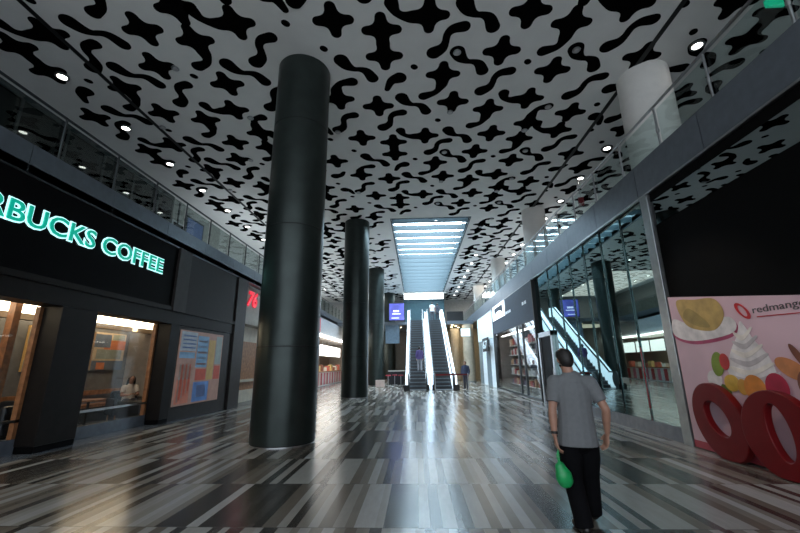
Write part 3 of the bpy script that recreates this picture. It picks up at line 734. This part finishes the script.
# ------------------------------------------------------------------ right: curtain wall glass
GX = 5.06
cw = empty('window_7', (GX, 12, 0), kind='structure')
def pane(y0, y1, z0, z1):
    # each sheet is set a little askew, its far edge deeper than its near edge
    d = (y1-y0)*math.tan(math.radians(1.7))
    MB().prism([(GX, y0+.006, z0), (GX+d, y1-.006, z0), (GX+d, y1-.006, z1), (GX, y0+.006, z1)], (.015, 0, 0)).build('pane', M_glassd, cw)
ys = [7.95, 9.03, 10.11, 11.19, 12.27, 13.35, 14.4]
for a, b in zip(ys[:-1], ys[1:]): pane(a, b, .28, 4.98)
pane(14.42, 16.12, 2.66, 4.98)
boxo('sill', M_slate, (GX-.03, GX+.12, 7.95, 16.12, 0, .28), cw)
for y in ys: boxo('joint', M_glass, (GX-.0, GX+.036, y-.006, y+.006, .28, 4.98), cw)
dr = empty('door_1', (GX, 15.2, 0), kind='structure')
leaf = boxo('leaf', M_blk, (GX-.0, GX+.04, 14.55, 15.9, .02, 2.5), dr)
mb = MB(); mb.box(GX-.08, GX+.06, 14.4, 14.55, 0, 2.68).box(GX-.08, GX+.06, 15.9, 16.05, 0, 2.68).box(GX-.08, GX+.06, 14.4, 16.05, 2.5, 2.68); mb.build('frame', M_steel, dr)
boxo('handle', M_steel, (GX-.06, GX-.03, 14.65, 14.69, .9, 1.3), leaf)

# red banner put behind the glass wall in place of a reflection
rb = empty('pull_up_banner', (7.2, 12.9, 0), 'tall red banner standing in for a reflection in the dark glass wall', 'banner')
boxo('banner_sheet', mat('banner_red', (.6, .02, .03), .5, emit=.12), (7.2, 7.23, 12.3, 13.3, .1, 1.95), rb); boxo('base', M_steel, (7.1, 7.33, 12.25, 13.35, 0, .1), rb)  # sheet given a faint glow so it shows through the tinted glass

# steel end post and black frozen-yogurt front
ep = tag(MB().box(RX-.06, RX+.16, 7.70, 7.95, 0, 5.0).build('steel_end_post', mat('post_metal', (.34, .36, .36), .3, .8), bevel=.01), 'upright steel post between the glass wall and the pink hoarding', 'post')
boxo('wall_right_header', M_blkm, (RX, RX+.25, -6, 7.68, 4.8, 5.0), kind='structure')
w8 = empty('window_8', (RX, 3, 4.5), kind='structure')
boxo('pane', M_glassm, (RX+.004, RX+.02, -6, 7.62, 4.27, 4.8), w8); boxo('backing', M_blkm, (RX+.021, RX+.1, -6, 7.62, 4.27, 4.8), w8)
boxo('wall_right_lower', M_blkm, (RX+.02, RX+.25, -6, 7.68, 0, 4.27), kind='structure')
BX = 5.03
hb = empty('advert_hoarding', (BX, 6, 0), 'pink frozen yogurt hoarding with a fruit picture on the right', 'hoarding')
def bp(y, z, d=0.): return (BX-.03-d, y, z)
Y0, Y1 = 7.66, 3.6
zt = lambda y: 2.74-(7.62-y)*.16
MB().prism([bp(Y0, .02), bp(Y1, .02), bp(Y1, zt(Y1)), bp(Y0, zt(Y0))], (.04, 0, 0)).build('board', mat('pink_print', (.70, .47, .52), .5, var=.15, scale=.7), hb)
MB().prism([bp(Y0, .02, .006), bp(Y1, .02, .006), bp(Y1, .14, .006), bp(Y0, .14, .006)], (.006, 0, 0)).build('red_skirting', mat('skirting_red', (.4, .05, .07), .4), hb)
def blob(pts, d, m, name, n=40):
    """closed smooth outline through points (y,z) on the hoarding face"""
    k = len(pts); out = []
    for i in range(k):
        p0, p1, p2, p3 = [Vector(pts[(i+q-1) % k]) for q in range(4)]
        for s in range(6):
            u = s/6; out.append(.5*((2*p1)+(p2-p0)*u+(2*p0-5*p1+4*p2-p3)*u*u+(-p0+3*p1-3*p2+p3)*u**3))
    return MB().prism([bp(p[0], p[1], d) for p in out], (.004, 0, 0)).build(name, m, hb)
def circ(y, z, ry, rz, d, m, name, rot=0., n=22):
    c, s = math.cos(rot), math.sin(rot)
    return MB().prism([bp(y+ry*math.cos(2*PI*i/n)*c-rz*math.sin(2*PI*i/n)*s, z+ry*math.cos(2*PI*i/n)*s+rz*math.sin(2*PI*i/n)*c, d) for i in range(n)], (.003, 0, 0)).build(name, m, hb)
P_ = lambda n, c, r=.5: mat(n, c, r, var=.2, scale=5)
W_ = P_('print_white', (.78, .72, .70)); CR = P_('print_cream', (.82, .74, .66)); MAG = P_('print_magenta', (.42, .06, .13))
blob([(7.62, 1.93), (7.1, 1.8), (6.3, 1.88), (6.22, 2.1), (7.0, 2.0), (7.62, 2.1)], .004, MAG, 'plate_rim')
blob([(7.64, 2.0), (7.1, 1.86), (6.25, 1.95), (6.3, 2.2), (7.1, 2.15), (7.6, 2.3)], .008, W_, 'plate')
blob([(7.42, 2.62), (6.95, 2.58), (6.5, 2.52), (6.36, 2.25), (6.6, 2.02), (7.0, 2.05), (7.3, 2.2)], .012, P_('print_pear', (.50, .33, .10)), 'pear')
blob([(7.3, 2.3), (7.0, 2.12), (6.7, 2.08), (6.9, 2.3), (7.15, 2.45)], .016, P_('print_pear_dark', (.36, .25, .07)), 'pear_shade')
# swirl
blob([(6.1, 2.1), (6.2, 1.9), (6.42, 1.62), (6.52, 1.3), (6.1, 1.12), (5.72, 1.22), (5.74, 1.55), (5.92, 1.8), (6.02, 2.0)], .008, W_, 'swirl')
for k in range(6):
    z = 1.25+.13*k; w = .38-.05*k
    blob([(6.12+w, z), (6.12, z-.09), (6.06-w, z+.05), (6.06-w, z+.1), (6.1, z-.01), (6.12+w, z+.05)], .012, CR if k % 2 else P_('print_grey', (.55, .49, .49)), 'swirl_fold')
circ(6.72, 1.46, .13, .2, .012, P_('print_kiwi', (.20, .27, .03)), 'kiwi', .2); circ(6.56, 1.5, .1, .13, .016, P_('print_berry', (.55, .04, .04)), 'strawberry')
circ(6.85, 1.22, .16, .14, .011, W_, 'cream_dab'); circ(6.5, 1.17, .15, .13, .016, P_('print_mango', (.66, .40, .06)), 'mango_chunk'); circ(6.3, 1.12, .1, .12, .018, P_('print_mango2', (.60, .30, .05)), 'mango_chunk')
circ(6.08, 1.1, .19, .21, .02, P_('print_orange', (.66, .22, .03)), 'orange_slice', -.4); circ(5.72, 1.14, .18, .2, .022, P_('print_cherry', (.42, .015, .05)), 'cherry')
circ(5.45, 1.4, .24, .12, .018, P_('print_peach', (.60, .22, .08)), 'peach_slice', .5); circ(5.25, 1.2, .16, .2, .02, P_('print_brown', (.22, .07, .04)), 'fig'); circ(5.3, 1.55, .05, .2, .02, P_('print_brown', (.22, .07, .04)), 'vanilla_pod', -.5)
circ(6.75, 1.02, .2, .13, .01, P_('print_leaf', (.12, .16, .03)), 'leaf')
# wordmark
mb = MB(); n = 32
def tl(ry, rz): return [bp(6.0+ry*math.cos(2*PI*i/n)*.93+rz*math.sin(2*PI*i/n)*.36, 2.25-ry*math.cos(2*PI*i/n)*-.36+rz*math.sin(2*PI*i/n)*.93*1.0, .012) for i in range(n)]
mb.ring(tl(.125, .135), tl(.07, .095), (.006, 0, 0)); mb.build('wordmark_ring', P_('print_red', (.55, .015, .02)), hb)
letters('redmango', .10, WALL_R, (BX-.032, 5.83, 2.19), hb, P_('print_dark_grey', (.10, .08, .08)), .004, .0, width=.80, name='wordmark_letter')
MB().prism([bp(5.78, 2.125, .008), bp(5.06, 2.10, .008), bp(5.06, 2.112, .008), bp(5.78, 2.14, .008)], (.004, 0, 0)).build('tagline', P_('print_red', (.55, .015, .02)), hb)
# big red ring letters in front
def ringletter(cy, cz, ao, bo, rot, ai, bi, roti, icy, icz, x, label):
    n = 48; d = .11
    def lp(cy, cz, a, b, r): return [(x, cy+a*math.cos(2*PI*i/n+0)*math.cos(r)-b*math.sin(2*PI*i/n)*math.sin(r), cz+a*math.cos(2*PI*i/n)*math.sin(r)+b*math.sin(2*PI*i/n)*math.cos(r)) for i in range(n)]
    o = lp(cy, cz, ao, bo, rot); q = lp(icy, icz, ai, bi, roti)
    z0 = min(p[2] for p in o); o = [(p[0], p[1], max(p[2], .012)) for p in o]
    ob = MB().ring(o, q, (d, 0, 0)).build('ring_letter', M_red, bevel=.012, smooth=True)
    return tag(ob, label, 'letter', 'big red ring letters')
ringletter(6.72, .57, .62, .50, math.radians(58), .30, .20, math.radians(48), 6.73, .61, 4.80, 'left big red ring letter standing before the pink hoarding')
ringletter(5.62, .56, .56, .56, math.radians(90), .36, .17, math.radians(80), 5.58, .59, 4.74, 'right big red ring letter, cut by the frame edge')

# upper right: exit sign and red lantern
t = empty('exit_sign', (7.4, 6.45, 8.5), 'green glowing exit box hung at the top right corner', 'exit sign')
boxo('box', mat('exit_green', (.0, .35, .15), .4, emit=.4, ecol=(.02, .6, .35), var=0), (7.25, 7.6, 6.42, 6.47, 8.46, 8.62), t)
for x in (7.32, 7.53): MB().cyl((x, 6.445, 8.62), (x, 6.445, 9.0), .012).build('rod', M_steel, t)
t = empty('hanging_sign', (7.0, 14.95, 8.0), 'small red hanging sign over the right gallery', 'sign')
boxo('box', mat('lantern_red', (.22, .015, .02), .5), (6.9, 7.1, 14.9, 15.0, 7.85, 8.2), t); MB().cyl((7, 14.95, 8.2), (7, 14.95, 9.0), .012).build('rod', M_steel, t)

# ------------------------------------------------------------------ people
def cap(mb, p0, p1, r0, r1, sq=1., fv=(0, 1, 0), n=16, flat0=False, flat1=False):
    """tapered capsule; sq squashes it along fv"""
    p0 = Vector(p0); p1 = Vector(p1); d = p1-p0; L = d.length
    d = d.normalized() if L > 1e-6 else Vector((0, 0, 1)); fv = Vector(fv)
    b = fv - d*fv.dot(d)
    b = b.normalized() if b.length > .1 else d.orthogonal().normalized()
    a = d.cross(b)
    rings = []
    st = [k*PI/2/5 for k in range(6)]
    rings += [(p0, r0, 1.)] if flat0 else [(p0-d*(r0*math.cos(s)), r0*max(math.sin(s), .02), 1) for s in st]
    rings += [(p1, r1, 1.)] if flat1 else [(p1+d*(r1*math.cos(s)), r1*max(math.sin(s), .02), 1) for s in reversed(st)]
    vs = []; fs = []
    for p, r, _ in rings:
        for i in range(n):
            t = 2*PI*i/n; vs.append(p+a*(r*math.cos(t))+b*(r*sq*math.sin(t)))
    for j in range(len(rings)-1):
        for i in range(n): fs.append((j*n+i, j*n+(i+1) % n, (j+1)*n+(i+1) % n, (j+1)*n+i))
    fs.append(tuple(range(n-1, -1, -1))); fs.append(tuple((len(rings)-1)*n+i for i in range(n)))
    mb.add(vs, fs)
def chain(mb, pts, sq=1., fv=(0, 1, 0), flat0=False, flat1=False):
    for i, ((p, r), (q, s)) in enumerate(zip(pts[:-1], pts[1:])):
        cap(mb, p, q, r, s, sq, fv, flat0=flat0 and i == 0, flat1=flat1 and i == len(pts)-2)
def skin(mb, name, m, voxel, parent=None, smooth=4):
    o = mb.build(name, m); o.data.materials.clear()
    r = o.modifiers.new('r', 'REMESH'); r.mode = 'VOXEL'; r.voxel_size = voxel
    s = o.modifiers.new('s', 'SMOOTH'); s.iterations = smooth; s.factor = .5
    bpy.context.view_layer.update()
    dg = bpy.context.evaluated_depsgraph_get(); me = bpy.data.meshes.new_from_object(o.evaluated_get(dg))
    o.modifiers.clear(); old = o.data; o.data = me; bpy.data.meshes.remove(old)
    me.materials.clear(); me.materials.append(m); me.name = name
    me.polygons.foreach_set('use_smooth', [True]*len(me.polygons))
    put(o, parent); return o
def V(*a): return Vector(a)
def person(label, J, f, mats, vox=.009, sleeve=.55, hem=None, hairy='full', skirt=False, group=None, name='person', sc=1.):
    """J joints: head, neck, chest, pelvis, shL.. ; f facing unit vector; builds one continuous body with clothing children"""
    f = Vector(f).normalized(); side = f.cross(V(0, 0, 1)).normalized()        # side = the person's right
    J = {k: Vector(v) for k, v in J.items()}
    base = V(J['pelvis'].x, J['pelvis'].y, min(J['anL'].z, J['anR'].z)-.08)
    root = empty(name, base, label, 'person', group)
    H = J['head']; up = (H-J['neck']).normalized()
    b = MB()
    # head
    rot = Matrix((side, f, up)).transposed()
    b.ell(H+up*.02, (.074, .092, .105), rot=rot); b.ell(H+f*.03-up*.06, (.056, .062, .062), rot=rot)
    cap(b, H+f*.085+up*.02, H+f*.108-up*.018, .010, .015); cap(b, H+f*.078-up*.058-side*.02, H+f*.078-up*.058+side*.02, .009, .009)
    for s in (-1, 1):
        b.ell(H+side*(s*.078)-up*.005-f*.005, (.010, .018, .03), rot=rot)
    cap(b, J['neck']-up*.05, H-up*.06, .058, .052)
    # trunk
    mid = J['chest'].lerp(J['pelvis'], .55)
    shm = (J['shL']+J['shR'])/2
    chain(b, [(shm-up*.04, .13), (J['chest'], .155), (mid, .142), (J['pelvis'], .155)], .68, f)
    cap(b, J['shL'], J['shR'], .062, .062, .9, f)
    cap(b, J['neck']-up*.06, J['shL'], .055, .05); cap(b, J['neck']-up*.06, J['shR'], .055, .05)
    for S, s in (('L', -1), ('R', 1)):
        sh, el, wr, hd = J['sh'+S], J['el'+S], J['wr'+S], J['ha'+S]
        chain(b, [(sh, .056), (sh.lerp(el, .5), .048), (el, .038)]); chain(b, [(el, .039), (el.lerp(wr, .3), .040), (wr, .026)])
        # hand: palm, four fingers, thumb
        d = (hd-wr).normalized(); w = J.get('palm'+S, f); w = (w-d*w.dot(d)).normalized(); nrm = d.cross(w)*(-1 if S == 'R' else 1)
        cap(b, wr, wr+d*.085, .025, .034, .5, nrm)
        inw = -side*s
        inw = (inw-d*inw.dot(d)).normalized()
        for k in range(4):
            o_ = (k-1.5)*.019; kn = wr+d*.095+w*(-o_); ln = (.032, .04, .038, .03)[k]
            p1 = kn+d*ln+inw*.008; p2 = p1+d*(ln*.6)+inw*.018; p3 = p2+d*(ln*.25)+inw*.018
            chain(b, [(kn-d*.02, .010), (p1, .009), (p2, .0085), (p3, .0075)])
        th = wr+d*.03+w*.03
        chain(b, [(th, .012), (th+d*.035+w*.022+inw*.01, .0105), (th+d*.06+w*.022+inw*.02, .009)])
        hp, kn, an, to = J['hi'+S], J['kn'+S], J['an'+S], J['to'+S]
        chain(b, [(hp, .085), (hp.lerp(kn, .4), .076), (kn, .054)]); chain(b, [(kn, .054), (kn.lerp(an, .35), .056), (an, .036)])
        cap(b, an-V(0, 0, .03), to, .036, .03)
    body = skin(b, 'body', mats['skin'], vox, root)
    # shirt
    g = MB(); hz = J.get('hem', J['pelvis']-V(0, 0, .06))
    chain(g, [(shm-up*.01, .135), (J['chest'], .172), (mid, .170), (hz, .196)], .72, f, flat1=True)
    cap(g, J['shL']-up*.005, J['shR']-up*.005, .076, .076, .9, f)
    cap(g, J['neck']-up*.055, J['shL'], .066, .066); cap(g, J['neck']-up*.055, J['shR'], .066, .066)
    cap(g, J['neck']-up*.03, J['neck']+up*.012, .07, .066, flat1=True)
    for S in 'LR':
        sh, el, wr = J['sh'+S], J['el'+S], J['wr'+S]
        if sleeve <= 1: e = sh.lerp(el, sleeve+.15); chain(g, [(sh, .073), (e, .066)], flat1=True)
        else: chain(g, [(sh, .073), (el, .056)]); chain(g, [(el, .055), (wr, .040)], flat1=True)
    skin(g, 'shirt', mats['shirt'], vox, root, 3)
    # trousers
    g = MB(); chain(g, [(J['pelvis']+up*.04, .145), (J['pelvis']-up*.04, .155)], .70, f)
    for S in 'LR':
        hp, kn, an = J['hi'+S], J['kn'+S], J['an'+S]
        w = mats.get('wide', 1.); chain(g, [(hp-V(0, 0, .02), .092), (hp.lerp(kn, .5), .088*w), (kn, .074*w)]); chain(g, [(kn, .074*w), (kn.lerp(an, .5), .070*w), (an-V(0, 0, .03), .068*w)], flat1=True)
    skin(g, 'trousers', mats['trousers'], vox, root, 3)
    for S in 'LR':
        an, to = J['an'+S], J['to'+S]; g = MB(); dd = (to-an); dd.z = 0; dd.normalize()
        cap(g, an-V(0, 0, .035)-dd*.03, to-V(0, 0, .002), .046, .040); skin(g, 'shoe', mats['shoe'], vox, root, 2)
    # hair
    g = MB(); n = 28; m_ = 18; vs = []
    full = MB(); full.ell(H+up*.024-f*.004, (.083, .100, .114), n=n, m=m_, rot=rot)
    keep = []
    for fc in full.f:
        c = sum((Vector(full.v[i]) for i in fc), Vector())/len(fc)-H
        fx, ux, sx = c.dot(f), c.dot(up), abs(c.dot(side))
        ok = (fx < .045 and ux > .03) or (fx < .0 and ux > -.055) or (fx < -.03 and ux > -.085)
        if fx < .035 and ux < .02 and sx > .06 and fx > -.03: ok = ux > -.02 and fx < .0
        if hairy == 'balding' and ux > .098 and -.05 < fx: ok = False
        if ok: keep.append(fc)
    g.v = full.v; g.f = keep; g.mi = [0]*len(keep)
    if hairy == 'long': 
        [chain(g, [(H+side*(q*.072)-f*.01+up*.05, .034), (H+side*(q*.088)-f*.01-up*.05, .036), (H+side*(q*.09)-f*.0-up*.17, .03)]) for q in (-1, 1)]; chain(g, [(H-f*.06+up*.03, .08), (H-f*.07-up*.08, .075), (J['neck']-f*.08-up*.05, .05)], .7, f)
    h = g.build('hair', mats['hair'], root, smooth=True)
    so = h.modifiers.new('s', 'SOLIDIFY'); so.thickness = .012; so.offset = -1
    for s in (-1, 1):
        e = H+f*.079+up*.012+side*(s*.031); MB().ell(e, (.011, .009, .009), rot=rot).build('eye', mat('eye_dark', (.02, .015, .01), .2), body, smooth=True)
    return root
def M_(n, c, r=.8): return mat(n, c, r, var=.15, scale=20)

# the man in front ------------------------------------------------
man = person('man in grey shirt and black trousers walking away with a green bag', dict(
    head=(1.535, 4.12, 1.545), neck=(1.545, 4.09, 1.395), chest=(1.56, 4.08, 1.21), pelvis=(1.56, 4.08, .86), hem=(1.555, 4.08, .735),
    shL=(1.395, 4.10, 1.325), elL=(1.325, 4.04, 1.06), wrL=(1.315, 4.02, .845), haL=(1.325, 4.00, .70), palmL=(0.1, 1, 0),
    shR=(1.735, 4.08, 1.315), elR=(1.825, 4.00, 1.07), wrR=(1.845, 4.08, .845), haR=(1.835, 4.12, .70), palmR=(-.2, 1, 0),
    hiL=(1.47, 4.08, .80), knL=(1.475, 4.12, .43), anL=(1.50, 4.02, .08), toL=(1.49, 4.20, .035),
    hiR=(1.65, 4.08, .80), knR=(1.675, 4.20, .45), anR=(1.705, 4.30, .11), toR=(1.74, 4.47, .06)),
    (-.06, 1, 0), dict(skin=M_skin, shirt=M_shirt, trousers=M_trou, shoe=M_shoe, hair=M_hair, wide=1.2), .0065, .56, hairy='balding')
mb = MB(); n = 20
c = V(1.316, 4.022, .862); dv = (V(1.315, 4.02, .845)-V(1.325, 4.04, 1.06)).normalized()
mb.cyl(c-dv*.012, c+dv*.012, .034, n=20); mb.build('wristwatch', M_rub, man, smooth=True)
# the bag
bg = empty('carrier_bag', (1.325, 3.97, .38), 'green plastic carrier bag hanging from the man\'s left hand', 'bag')
g = MB()
chain(g, [(V(1.315, 3.97, .615), .012), (V(1.322, 3.97, .565), .05), (V(1.345, 3.97, .49), .076), (V(1.352, 3.97, .462), .074)], .75, (0, 1, 0))
pouch = skin(g, 'pouch', M_bag, .006, bg, 2)
for s in (-1, 1):
    MB().tube([(1.315+s*.004, 3.97, .61), (1.312+s*.012, 3.98+.01*s, .66), (1.328+s*.006, 4.0+.012*s, .715)], .006, 8).build('handle', M_bag, pouch)

def standing(x, y, z, hgt, label, cs, ct, f=(0, 1, 0), vox=.014, hairy='full', lean=0., arms=0., step=.05, sleeve=.5, group=None):
    k = hgt/1.7; f = Vector(f).normalized(); r = f.cross(V(0, 0, 1))
    def q(a, b, c): return V(x, y, z)+r*(a*k)+f*(b*k)+V(0, 0, c*k)
    J = dict(head=q(0, .02, 1.575), neck=q(0, 0, 1.43), chest=q(0, 0, 1.24), pelvis=q(0, 0, .92), hem=q(0, 0, .82),
             shL=q(-.17, 0, 1.36), elL=q(-.24, -.03, 1.09), wrL=q(-.23, .08+arms, .88+arms), haL=q(-.22, .12+arms, .76+arms*1.2),
             shR=q(.17, 0, 1.36), elR=q(.24, -.03, 1.09), wrR=q(.23, .08+arms, .88+arms), haR=q(.22, .12+arms, .76+arms*1.2),
             hiL=q(-.09, 0, .85), knL=q(-.095, .03+step, .46), anL=q(-.1, step, .085), toL=q(-.11, step+.16, .035),
             hiR=q(.09, 0, .85), knR=q(.095, .02-step, .46), anR=q(.1, -step, .085), toR=q(.11, .16-step, .035))
    return person(label, J, f, dict(skin=M_skin, shirt=M_('cloth_%s' % str(cs), cs), trousers=M_('cloth_%s' % str(ct), ct), shoe=M_shoe, hair=M_hair), vox, sleeve, hairy=hairy, group=group)
zi = lambda y: SLABZ/25*(int((y-TY0)/(RUN/25))+1)
standing(.17, 26.1, zi(26.1), 1.62, 'person in purple top riding up the left escalator', (.07, .045, .15), (.14, .14, .15), sleeve=1.5)
standing(2.95, 24.3, 0, 1.66, 'person in dark clothes standing beside the right escalator', (.03, .04, .08), (.02, .02, .03), (-.4, -1, 0), sleeve=1.5)
standing(1.45, TY1+.4, SLABZ+.02, 1.65, 'person in white top at the head of the right escalator', (.6, .62, .66), (.03, .03, .04), (0, 1, 0))
standing(1.95, TY1+.9, SLABZ+.0-.05, 1.68, 'person in dark top at the head of the right escalator', (.03, .035, .05), (.02, .02, .03), (0, 1, 0))
# seated woman, chair turned to the hall
def seated(x, y, label, f, cs):
    f = Vector(f).normalized(); r = f.cross(V(0, 0, 1))
    def q(a, b, c): return V(x, y, 0)+r*a+f*b+V(0, 0, c)
    J = dict(head=q(0, .05, 1.14), neck=q(0, 0, 1.0), chest=q(0, -.02, .82), pelvis=q(0, -.02, .54), hem=q(0, -.02, .47),
             shL=q(-.16, 0, .93), elL=q(-.22, .08, .70), wrL=q(-.10, .25, .70), haL=q(-.02, .32, .74),
             shR=q(.16, 0, .93), elR=q(.22, .08, .70), wrR=q(.10, .25, .70), haR=q(.02, .32, .74),
             hiL=q(-.09, .02, .53), knL=q(-.1, .43, .52), anL=q(-.1, .42, .085), toL=q(-.1, .57, .035),
             hiR=q(.09, .02, .53), knR=q(.1, .43, .52), anR=q(.1, .42, .085), toR=q(.1, .57, .035))
    return person(label, J, f, dict(skin=M_skin, shirt=M_('cloth_w', cs), trousers=M_('cloth_dk', (.03, .03, .04)), shoe=M_shoe, hair=M_hair), .011, .5, hairy='long')
armchair(-9.0, 12.0, -.6, 'dark armchair that the seated woman sits in')
seated(-8.98, 12.0, 'woman in white top with long dark hair seated in the coffee shop', (1, -.75, 0), (.6, .52, .45))

# ------------------------------------------------------------------ lights
def area(name, loc, rot, sx, sy, power, col):
    l = bpy.data.lights.new(name, 'AREA'); l.shape = 'RECTANGLE'; l.size = sx; l.size_y = sy; l.energy = power; l.color = col
    o = bpy.data.objects.new(name, l); COL.objects.link(o); o.location = loc; o.rotation_euler = rot; return o
def spotl(name, loc, target, power, col, ang=60, blend=.7, size=.08):
    l = bpy.data.lights.new(name, 'SPOT'); l.energy = power; l.color = col; l.spot_size = math.radians(ang); l.spot_blend = blend; l.shadow_soft_size = size
    o = bpy.data.objects.new(name, l); COL.objects.link(o); o.location = loc
    o.rotation_euler = (Vector(target)-Vector(loc)).to_track_quat('-Z', 'Y').to_euler(); return o
spotl('painting_spot', (-9.2, 12.2, 2.85), (-10.05, 12.3, 2.2), 60, (1, .72, .42), 70)
spotl('painting_spot', (-9.2, 9.95, 2.85), (-10.05, 9.9, 2.2), 18, (1, .72, .42), 60)
spotl('shop_spot', (-8.7, 11.3, 2.75), (-9.0, 12., .8), 22, (1, .85, .65), 70)
spotl('banner_fill_spot', (5.9, 10.6, 4.6), (7.2, 12.8, 1.1), 160, (1, .9, .8), 34)  # unseen lamp added so the red banner shows through the glass
spotl('hoarding_spot', (2.6, 7.6, 4.9), (5.0, 6.6, 1.6), 120, (1, .84, .74), 60)
area('coffee_shop_light', (-8.8, 8.5, 2.98), (0, 0, 0), .8, 8, 35, (1, .82, .6))
area('bakery_light', (-8.6, 31.5, 3.6), (0, 0, 0), 2., 11, 130, (1, .9, .75))
area('upper_far_right_fill', (7.5, 38, 8.8), (0, 0, 0), 5, 12, 260, (1, .93, .82))  # unseen fill added to lift the dim upper far end
area('upper_far_left_fill', (-7, 38, 8.8), (0, 0, 0), 5, 12, 220, (1, .93, .85))  # matching unseen fill added on the left
area('ceiling_fill_left', (-8.6, 29, 6.3), (PI, 0, 0), .6, 26, 230, (.86, .94, 1))  # unseen upward fill added to brighten the far ceiling
area('ceiling_fill_right', (7.6, 30, 6.3), (PI, 0, 0), .6, 24, 170, (.9, .95, 1))  # same added ceiling fill over the right gallery
area('far_left_light', (-4, 37.5, 4.8), (0, 0, 0), 4, 4, 60, (1, .85, .65))
area('far_right_light', (4.2, 35.8, 4.8), (0, 0, 0), 2.2, 4, 90, (1, .85, .6))

wd = bpy.data.worlds.new('world'); SC.world = wd; wd.use_nodes = True
bgn = wd.node_tree.nodes['Background']; bgn.inputs['Color'].default_value = (.82, .90, 1., 1); bgn.inputs['Strength'].default_value = 2.0

# ------------------------------------------------------------------ camera
F = 378.; P = math.radians(14.5); YAW = math.radians(2.35); ROLL = math.radians(.7)
f = Vector((-math.sin(YAW)*math.cos(P), math.cos(YAW)*math.cos(P), math.sin(P)))
r = Vector((math.cos(YAW), math.sin(YAW), 0)); u = r.cross(f)
r2 = r*math.cos(ROLL)-u*math.sin(ROLL); u2 = u*math.cos(ROLL)+r*math.sin(ROLL)
cd = bpy.data.cameras.new('camera'); cam = bpy.data.objects.new('camera', cd); COL.objects.link(cam)
mw = Matrix((r2, u2, -f)).transposed().to_4x4(); mw.translation = (0, 0, 1.52); cam.matrix_world = mw
cd.sensor_width = 36.; cd.lens = F/800*36; cd.clip_start = .05; cd.clip_end = 200
SC.camera = cam
SC.view_settings.view_transform = 'Standard'; SC.view_settings.look = 'None'; SC.view_settings.gamma = 1; SC.view_settings.exposure = .12
